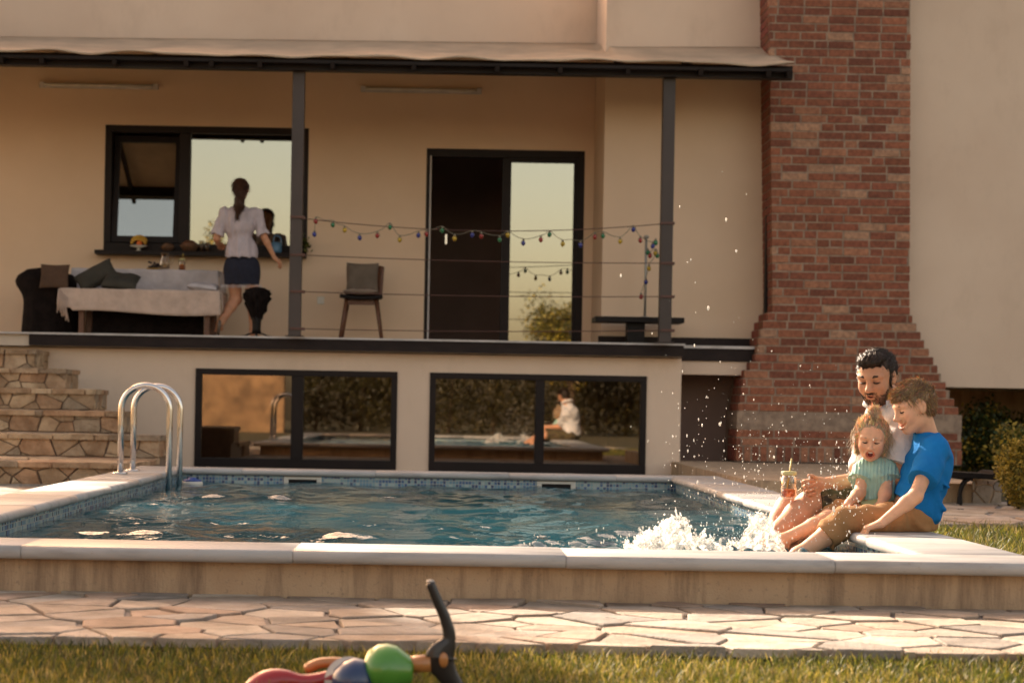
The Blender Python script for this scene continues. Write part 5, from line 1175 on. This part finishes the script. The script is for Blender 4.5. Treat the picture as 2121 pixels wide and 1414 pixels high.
    s = SDF(g(0, 0, 0)-.21, g(0, 0, 0)+.21, .0026); e = lambda p, r, k=.05, sub=False: s.ell(g(*p), np.array(r)*H, A, k*H, sub)
    e((-.085, 0, .15), (.420, .342, .365)); e((.18, 0, .33), (.19, .24, .12), .08); e((.29, 0, .27), (.075, .20, .055), .05); e((-.22, 0, -.04), (.23, .27, .22), .06); e((-.1, 0, .45), (.2, .2, .1), .08)
    e((.44, 0, -.10), (.36, .45, .33), .03, True); e((.30, 0, -.45), (.40, .5, .42), .03, True); s.half(g(-.2, 0, -.25), -A[:, 2])
    for sd in (-1, 1): e((.02, sd*.37, -.03), (.15, .14, .16), .02, True)
    Ai = A.T
    def hn(X, Y, Z):
        u = [X*Ai[i, 0]+Y*Ai[i, 1]+Z*Ai[i, 2] for i in range(3)]; return .0012*np.sin(u[1]*300+3*np.sin(u[0]*50)+u[2]*80)+.0018*np.sin(u[0]*90+u[1]*90+u[2]*50)
    s.disp(hn); hr = finish(s, 'hair', M['hair_boy'], t); strands('hair_strands', fuzz(A, hdc, H, 260, .3, .11, 2, lambda v: v[0] < .8), M['hair_boy'], hr, .0004)
    groom(hr, 6500, .024, lambda p, q: A@np.array((.75, .1, -.15)) if (A.T@q)[2] > .15 else A@np.array((-.1, 0, -1.)), M['st_boy'], 4, .0008, .04, .22, ((1, 1, 1), (.6, .55, .5), (1.4, 1.35, 1.2)))
build_boy()

# ---- girl
def build_girl():
    t = empty('person', Q(745, 1110, 7.85), 'laughing toddler girl in mint top with curly topknot between man and boy', 'person')
    s = SDF((1.3, 7.45, -.1), (2.05, 8.05, .72), .0028)
    pel, bel, chs, nk = Q(745, 1020, 7.89), Q(738, 915, 7.89), Q(745, 815, 7.88), Q(742, 752, 7.89)
    shA, shB = Q(675, 800, 7.88), Q(815, 805, 7.865); elA, wrA = Q(652, 935, 7.82), Q(590, 990, 7.72); elB, wrB = Q(805, 925, 7.80), Q(778, 1000, 7.74)
    hdc = Q(722, 618, 7.83); H = .188; A = basis((-.27, -.92, -.24), (.04, 0, 1)); At = basis((-.35, -.95, 0), up3)
    s.ell(pel, (.075, .088, .07), At, .03); s.ell(bel, (.068, .080, .08), At, .04); s.ell(chs, (.062, .082, .075), At, .04); s.cone(shA, shB, .030, .030, .03); s.cone(nk, hdc+A@(np.array((-.10, 0, -.30))*H), .034, .033, .025)
    arm(s, shA, elA, wrA, (.028, .025, .026, .018), .015); arm(s, shB, elB, wrB, (.028, .025, .026, .018), .015); hand(s, wrA, (-.7, -.3, -.5), (0, -.3, -1), True, .10, (25, 25, 20)); hand(s, wrB, (-.6, -.3, -.7), (-.5, 0, -1), False, .10, (25, 25, 20))
    hA, hB = Q(700, 1040, 7.86), Q(760, 1045, 7.80); kA, kB = Q(480, 1080, 7.85), Q(470, 1095, 7.74); aA, aB = Q(245, 1185, 7.84), Q(190, 1215, 7.72)
    leg(s, hA, kA, aA, (.050, .038, .034, .024), .02); leg(s, hB, kB, aB, (.050, .038, .036, .026), .02); foot(s, aA, (-1, 0, .2), (.0, 0, 1), .14); foot(s, aB, (-1, -.1, .25), (.1, 0, 1), .15)
    g = head(s, hdc, A, H, 1.12, .85, .68, 1.2)
    paint = [(g(.36, 0, -.285), A, np.array((.10, .135, .115))*H, (.80, .47, .45), .3), (g(.26, .19, -.12), A, np.array((.15, .11, .11))*H, (1.0, .78, .75), .9), (g(.26, -.19, -.12), A, np.array((.15, .11, .11))*H, (1.0, .78, .75), .9)]
    body = finish(s, 'body', M['skinchild'], t, paint)
    k = MB(); k.ball(g(.285, 0, -.29), .085*H, 14, (.8, .8, .8)); k.build('mouth_inside', M['mouth'], body, True)
    k = MB(); k.add([g(.335, -.065, -.222), g(.372, 0, -.222), g(.335, .065, -.222), g(.330, .06, -.250), g(.366, 0, -.250), g(.33, -.06, -.250)], [(0, 1, 4, 5), (1, 2, 3, 4)]); k.build('teeth', M['teeth'], body, True)
    for sd in (-1, 1): lash(body, g, H, sd, M['hair_dark']); brow(body, g, H, sd, M['hair_girl'], .7)
    s = SDF((1.6, 7.6, .15), (2.05, 8.05, .52), .0028); q = .010
    s.ell(pel+up3*.01, (.078+q, .090+q, .075), At, .03); s.ell(bel, (.070+q, .082+q, .09), At, .04); s.ell(chs, (.064+q, .084+q, .078), At, .04); s.cone(shA, shB, .034+q*.5, .034+q*.5, .03); s.cone(nk-up3*.03, nk+up3*.004, .05, .044, .03, flat=True)
    s.cone(shA, shA+(elA-shA)*.48+np.array((-.008, 0, 0)), .036+q*.4, .046+q*.7, .012, flat=True); s.cone(shB, shB+(elB-shB)*.50+np.array((.012, 0, 0)), .036+q*.4, .048+q*.8, .012, flat=True)
    s.half(pel-up3*.012, (0, 0, -1)); s.disp(lambda X, Y, Z: .0016*np.sin((X*.95-Y*.3)*420)+0*Z); s.disp(wrk(.003, 75, (.2, .2, .95), (.8, -.4, .1)))
    s.cone(nk-up3*.005, nk+up3*.06, .036, .045, .004, sub=True)
    tp = finish(s, 'top', M['mint'], t)
    s = SDF((1.5, 7.6, .1), (2.05, 8.05, .42), .003); s.ell(pel-up3*.015, (.085, .098, .07), At, .03); s.cone(hA, hA+(kA-hA)*.35, .058, .058, .02, flat=True); s.cone(hB, hB+(kB-hB)*.35, .058, .058, .02, flat=True)
    M['lime'] = cloth('pale_lime_cotton', (.42, .44, .22)); finish(s, 'shorts', M['lime'], t)
    s = SDF(g(0, 0, 0)-.19, g(0, 0, 0)+.22, .0026); e = lambda p, r, k=.05, sub=False: s.ell(g(*p), np.array(r)*H, A, k*H, sub)
    e((-.085, 0, .13), (.435, .365, .38)); e((-.2, 0, -.12), (.25, .30, .25), .06); e((.46, 0, -.06), (.40, .60, .47), .03, True); e((.32, 0, -.45), (.42, .5, .42), .03, True)
    for sd in (-1, 1): e((-.01, sd*.30, -.06), (.10, .075, .22), .06); e((-.03, sd*.30, -.26), (.08, .06, .10), .06)
    bn = (-.0, .04, .60); e(bn, (.13, .14, .13), .05); e((-.02, .03, .50), (.09, .09, .08), .08)
    def hn(X, Y, Z): return .0012*np.sin(X*210+3*np.sin(Z*60)+Y*60)+.0008*np.sin(X*420+Z*100)
    s.disp(hn); hr = finish(s, 'hair', M['hair_girl'], t)
    gs = []; g_ = np.random.default_rng(6)
    for q in range(300):    # loose sunlit curls round the face
        a = g_.uniform(-1.0, 4.1); sdv = np.array((0, math.cos(a)*.36, .12+math.sin(a)*.36)); p = np.array((g_.uniform(-.25, .16), 0, 0))+sdv; L = g_.uniform(.12, .42); dr = unit(sdv-np.array((0, 0, .12)))
        w_ = [p]
        for j in range(1, 8): tt_ = j/7; w_.append(p+dr*L*.45*tt_+np.array((0, 0, -L*tt_*tt_*.8))+.035*np.array((math.sin(tt_*9+q), math.cos(tt_*8+q*2), math.sin(tt_*7+q*3)))*tt_)
        gs.append([hdc+A@(x*H) for x in w_])
    for q in range(120):
        v = unit(g_.normal(size=3)); p = np.array(bn)+v*.12; gs.append([hdc+A@(x*H) for x in (p, p+v*.05+g_.normal(size=3)*.03, p+v*.07+g_.normal(size=3)*.06)])
    strands('loose_curls', gs, M['hair_girl'], hr, .0006)
    groom(hr, 6500, .026, lambda p, q: A@np.array((-.5, 0, 1.)) if (A.T@q)[2] > .0 else A@np.array((.1, 0, -1.)), M['st_girl'], 5, .0007, .06, .3, ((1, 1, 1), (.6, .55, .5), (1.3, 1.25, 1.2)))
build_girl()

# ---- woman on the terrace, seen from behind
def build_woman():
    D = 18.45; W = lambda x, y, dd=0: P(x, y, D+dd)
    t = empty('person', pz(500, 695, D, ZF), 'woman with long ponytail in white blouse and denim skirt, seen from behind on terrace', 'person')
    s = SDF((-2.6, 18.0, ZF-.05), (-1.3, 18.95, 3.2), .0055)
    hdc = W(499, 393); H = .232; A = basis((.10, 1, .08), up3); At = basis((.05, 1, 0), (.03, 0, 1))
    pel, bel, chs, nk = W(502, 560), W(500, 515), W(495, 465), W(497, 428)
    s.ell(pel, (.105, .16, .12), At, .05); s.ell(bel, (.09, .12, .14), At, .06); s.ell(chs, (.095, .14, .15), At, .05)
    shL, shR = W(464, 441), W(532, 442); s.cone(shL, shR, .045, .045, .04); s.cone(nk, hdc-up3*.06, .045, .045, .03)
    arm(s, shL, W(449, 493, -.02), W(452, 505, .24), (.042, .034, .033, .022)); arm(s, shR, W(548, 492, -.02), W(568, 533, .02), (.042, .034, .033, .022)); hand(s, W(568, 533, .02), (.55, 0, -.5), (-.2, .3, -.8), True, .17, (25, 30, 20)); hand(s, W(452, 505, .24), (.2, 1, 0), (0, 0, -1), False, .17)
    hL, hR = W(485, 565), W(521, 565); leg(s, hL, W(488, 620, .06), W(457, 668, -.10), (.085, .056, .052, .034)); leg(s, hR, W(523, 620, .0), W(524, 681, -.0), (.085, .056, .052, .034))
    foot(s, W(457, 668, -.10), (-.25, .55, -.8), (0, -.8, -.55), .23); foot(s, W(524, 682), (.1, 1, 0), up3, .23)
    g = head(s, hdc, A, H, .95); body = finish(s, 'body', M['skin'], t)
    k = MB(); q = W(524, 690); k.box((q[0]-.045, D-.07, ZF+.001), (q[0]+.05, D+.17, ZF+.015)); q2 = W(452, 683)
    k.build('sandal', M['greycush'], t, bevel=.006)
    k = MB(); k.tube([W(452, 690, -.08), W(455, 668, -.19)], [.038, .045], 12, flat=.4); k.build('sandal', M['greycush'], t, True)
    s = SDF((-2.65, 18.05, 1.9), (-1.4, 18.9, 3.05), .0055); q = .025
    s.ell(bel-up3*.05, (.105+q, .145+q, .21), At, .06); s.ell(chs, (.10+q, .15+q, .16), At, .06); s.cone(shL, shR, .056, .056, .04); s.cone(nk-up3*.06, nk-up3*.012, .12, .085, .04, flat=True)
    s.cone(shL, W(451, 487, -.02), 0.052, .068, .03, flat=True); s.cone(shR, W(544, 487, -.02), .052, .068, .03, flat=True); s.half(W(500, 534), (0, 0, -1))
    s.disp(lambda X, Y, Z: .006*np.sin(X*62+1.5*np.sin(Z*9))+.003*np.sin(X*117+Z*12)+0*Y); s.cone(nk-up3*.02, nk+up3*.08, .05, .06, .004, sub=True); finish(s, 'blouse', M['blouse'], t)
    s = SDF((-2.6, 18.05, 1.7), (-1.5, 18.9, 2.3), .0055); s.cone(W(500, 520), W(503, 600), .142, .185, .03, flat=True); sl, ax = s.grid(s.lo, s.lo+s.n*s.h)
    s.f = np.full(s.n, .2, np.float32); s.ell(pel, (.135, .185, .16), At, .03); s.cone(W(484, 550), W(484, 592), .10, .098, .03, flat=True); s.cone(W(518, 550), W(518, 590), .10, .098, .03, flat=True); s.cone(W(502, 560), W(501, 590), .12, .12, .04, flat=True)
    s.half(W(500, 516), (0, 0, 1)); s.half(W(500, 590), (0, 0, -1)); s.disp(lambda X, Y, Z: .003*np.sin(X*70+Z*30)+0*Y); sk = finish(s, 'denim_skirt', M['denim'], t)
    k = MB()
    for q in range(70): x = W(458+q*1.2, 589, random.uniform(-.15, -.02)); k.tube([x, x+np.array((random.uniform(-.01, .01), 0, -.035))], .002, 3)
    k.build('frayed_hem', M['whitecloth'], sk)
    s = SDF((-2.4, 18.0, 2.5), (-1.7, 18.9, 3.25), .0045); e = lambda p, r, k=.05, sub=False: s.ell(g(*p), np.array(r)*H, A, k*H, sub)
    e((-.08, 0, .14), (.435, .36, .38)); e((-.25, 0, -.08), (.2, .26, .22), .08); e((.46, 0, -.12), (.36, .5, .38), .03, True)
    pn = [W(499, 385, -.115), W(498, 400, -.15), W(495, 425, -.14), W(491, 447, -.13)]; s.chain(pn, [.032, .05, .048, .012], .02)
    s.disp(lambda X, Y, Z: .003*np.sin(X*300+2*np.sin(Z*60))+.003*np.sin(Z*80+X*60)+0*Y); hr = finish(s, 'ponytail_hair', M['hair_woman'], t); groom(hr, 1500, .06, lambda p, q: np.array((0, -.1, -1.)), M['st_woman'], 7, .0014, .05, .15)
build_woman()

# ---------------------------------------------------------------- splashing water
m, n, l, b = nodes('splash_water'); M['splash'] = m
b.inputs['Base Color'].default_value = (.98, .97, .95, 1); b.inputs['Roughness'].default_value = .06; b.inputs['IOR'].default_value = 1.45; b.inputs['Transmission Weight'].default_value = .0
tn = n.new('ShaderNodeBsdfTranslucent'); tn.inputs[0].default_value = (.95, .93, .88, 1); xx = n.new('ShaderNodeMixShader'); xx.inputs[0].default_value = .62; l.new(b.outputs[0], xx.inputs[1]); l.new(tn.outputs[0], xx.inputs[2]); tp = n.new('ShaderNodeBsdfTransparent'); x3 = n.new('ShaderNodeMixShader'); l.new(ramp(n, l, noise(n, l, 26, 6, None, .75), [(.44, (.0,)*3), (.56, (.90,)*3)]), x3.inputs[0]); l.new(xx.outputs[0], x3.inputs[1]); l.new(tp.outputs[0], x3.inputs[2]); l.new(x3.outputs[0], n['Material Output'].inputs[0])
bump(n, l, b, noise(n, l, 90, 3), .5, .006)
def splash(label, D, outline, seed, depth=.16, nb=260):
    s = SDF((outline[0][0]-.10, D-.25, -.02), (outline[-1][0]+.10, D+.25, .46), .0036); g_ = np.random.default_rng(seed)
    xs_ = np.array([o[0] for o in outline]); zs__ = np.array([o[1] for o in outline])
    q_ = 0
    while q_ < nb:      # rounded lobes that melt together, thinner towards the crest
        x = g_.uniform(xs_[0]+.01, xs_[-1]-.01); top = np.interp(x, xs_, zs__)-.006
        if g_.random() > ((top-WZ)/(zs__.max()-WZ))**1.3+.06: continue
        q_ += 1; v = g_.random()**.8; z = WZ-.02+(top-WZ+.02)*v; w_ = depth*(1-.8*v)*g_.normal()*.35
        r = g_.uniform(.009, .019)*(1.15-.6*v); s.cone((x, D+w_, z-.02), (x+g_.normal()*.012, D+w_+g_.normal()*.01, z), r*1.2, r*.8, .020)
    for q in range(nb//6):   # beads thrown off the crest
        x = g_.uniform(xs_[0], xs_[-1]); top = np.interp(x, xs_, zs__); p = np.array((x, D+g_.normal()*.05, WZ+(top-WZ)*g_.uniform(.6, 1.05))); a = np.array((g_.normal()*.4, g_.normal()*.3, 1.)); L = g_.uniform(.01, .03)
        s.cone(p, p+a*L, .0045, .002, .008); s.ell(p+a*(L*1.8), (.0032,)*3, None, .002)
    s.disp(lambda X, Y, Z: .0026*np.sin(X*150+2*np.sin(Z*90))*np.sin(Z*120+2*np.sin(Y*110))+.0012*np.sin(X*330+3*np.sin(Z*160)))
    o = finish(s, 'splash', M['splash'], None, it=1); return tag(o, label, 'splash', kind='stuff')
def ol(D, pts): return [(P(x, y, D)[0], P(x, y, D)[2]) for x, y in pts]
splash('tall white splash of pool water kicked up by the feet', 7.35, ol(7.35, [(1290, 1135), (1325, 1112), (1332, 1085), (1350, 1105), (1370, 1072), (1385, 1085), (1398, 1062), (1412, 1060), (1425, 1082), (1432, 1110), (1455, 1105), (1480, 1120), (1520, 1126)]), 3, .2, 300)
splash('pointed clear splash rising beside the man\'s shins', 7.6, ol(7.6, [(1520, 1130), (1545, 1100), (1562, 1075), (1575, 1052), (1584, 1062), (1600, 1085), (1612, 1110), (1625, 1125)]), 5, .16, 190)
# low churned foam
s = SDF((.45, 6.9, 0), (2.0-.02, 8.2, .2), .0055); g_ = np.random.default_rng(9)
for q in range(130):
    x = min(1.78, g_.normal(1.42, .16)); y = g_.normal(7.35, .27); y = min(max(y, 6.95), 8.1); x = max(.5, x); r = g_.uniform(.003, .010); z = WZ+g_.uniform(-.005, .018)
    s.cone((x, y, z), (x+g_.normal()*.03, y+g_.normal()*.02, z+g_.uniform(0, .02)), r, r*.5, .012)
tag(finish(s, 'foam', M['splash'], None, it=0), 'low churned white foam around the dangling feet', 'foam', kind='stuff')
k = MB(); g_ = np.random.default_rng(12)
def drop(px, py, D, r): p = P(px, py, D); k.ball(p, r*math.exp(g_.normal()*.35), 6, (1, 1, g_.uniform(1, 2.8)))
for q in range(620):
    px = g_.normal(1590, 95); py = 1120-abs(g_.normal(0, 150)); 
    if py < 720 or px > 1800: continue
    drop(px, py, g_.uniform(7.1, 7.9), g_.uniform(.0007, .0018))
for q in range(170): drop(g_.normal(1480, 75), 1130-abs(g_.normal(0, 190)), g_.uniform(7.1, 8.3), g_.uniform(.0009, .0022))
for q in range(150): drop(g_.normal(1745, 40), 1010+g_.normal(0, 50), g_.uniform(7.25, 7.6), g_.uniform(.0009, .0022))
for q in range(150): drop(g_.normal(1400, 150), 1128-abs(g_.normal(0, 20)), g_.uniform(7.0, 7.9), g_.uniform(.0010, .0028))
for px, py in ((1496, 356), (1546, 402), (1408, 428), (1525, 520), (1431, 538), (1424, 543), (1467, 638), (1440, 585), (1520, 667), (1286, 571), (1504, 455)): drop(px, py, 7.6, .0028)
M['drop'] = pm('water_drop', (.9, .88, .84), None, 9, .08, transl=.5)
tag(k.build('water_spray', M['drop'], None, True), 'airborne droplets sparkling above the splash', 'spray', kind='stuff')
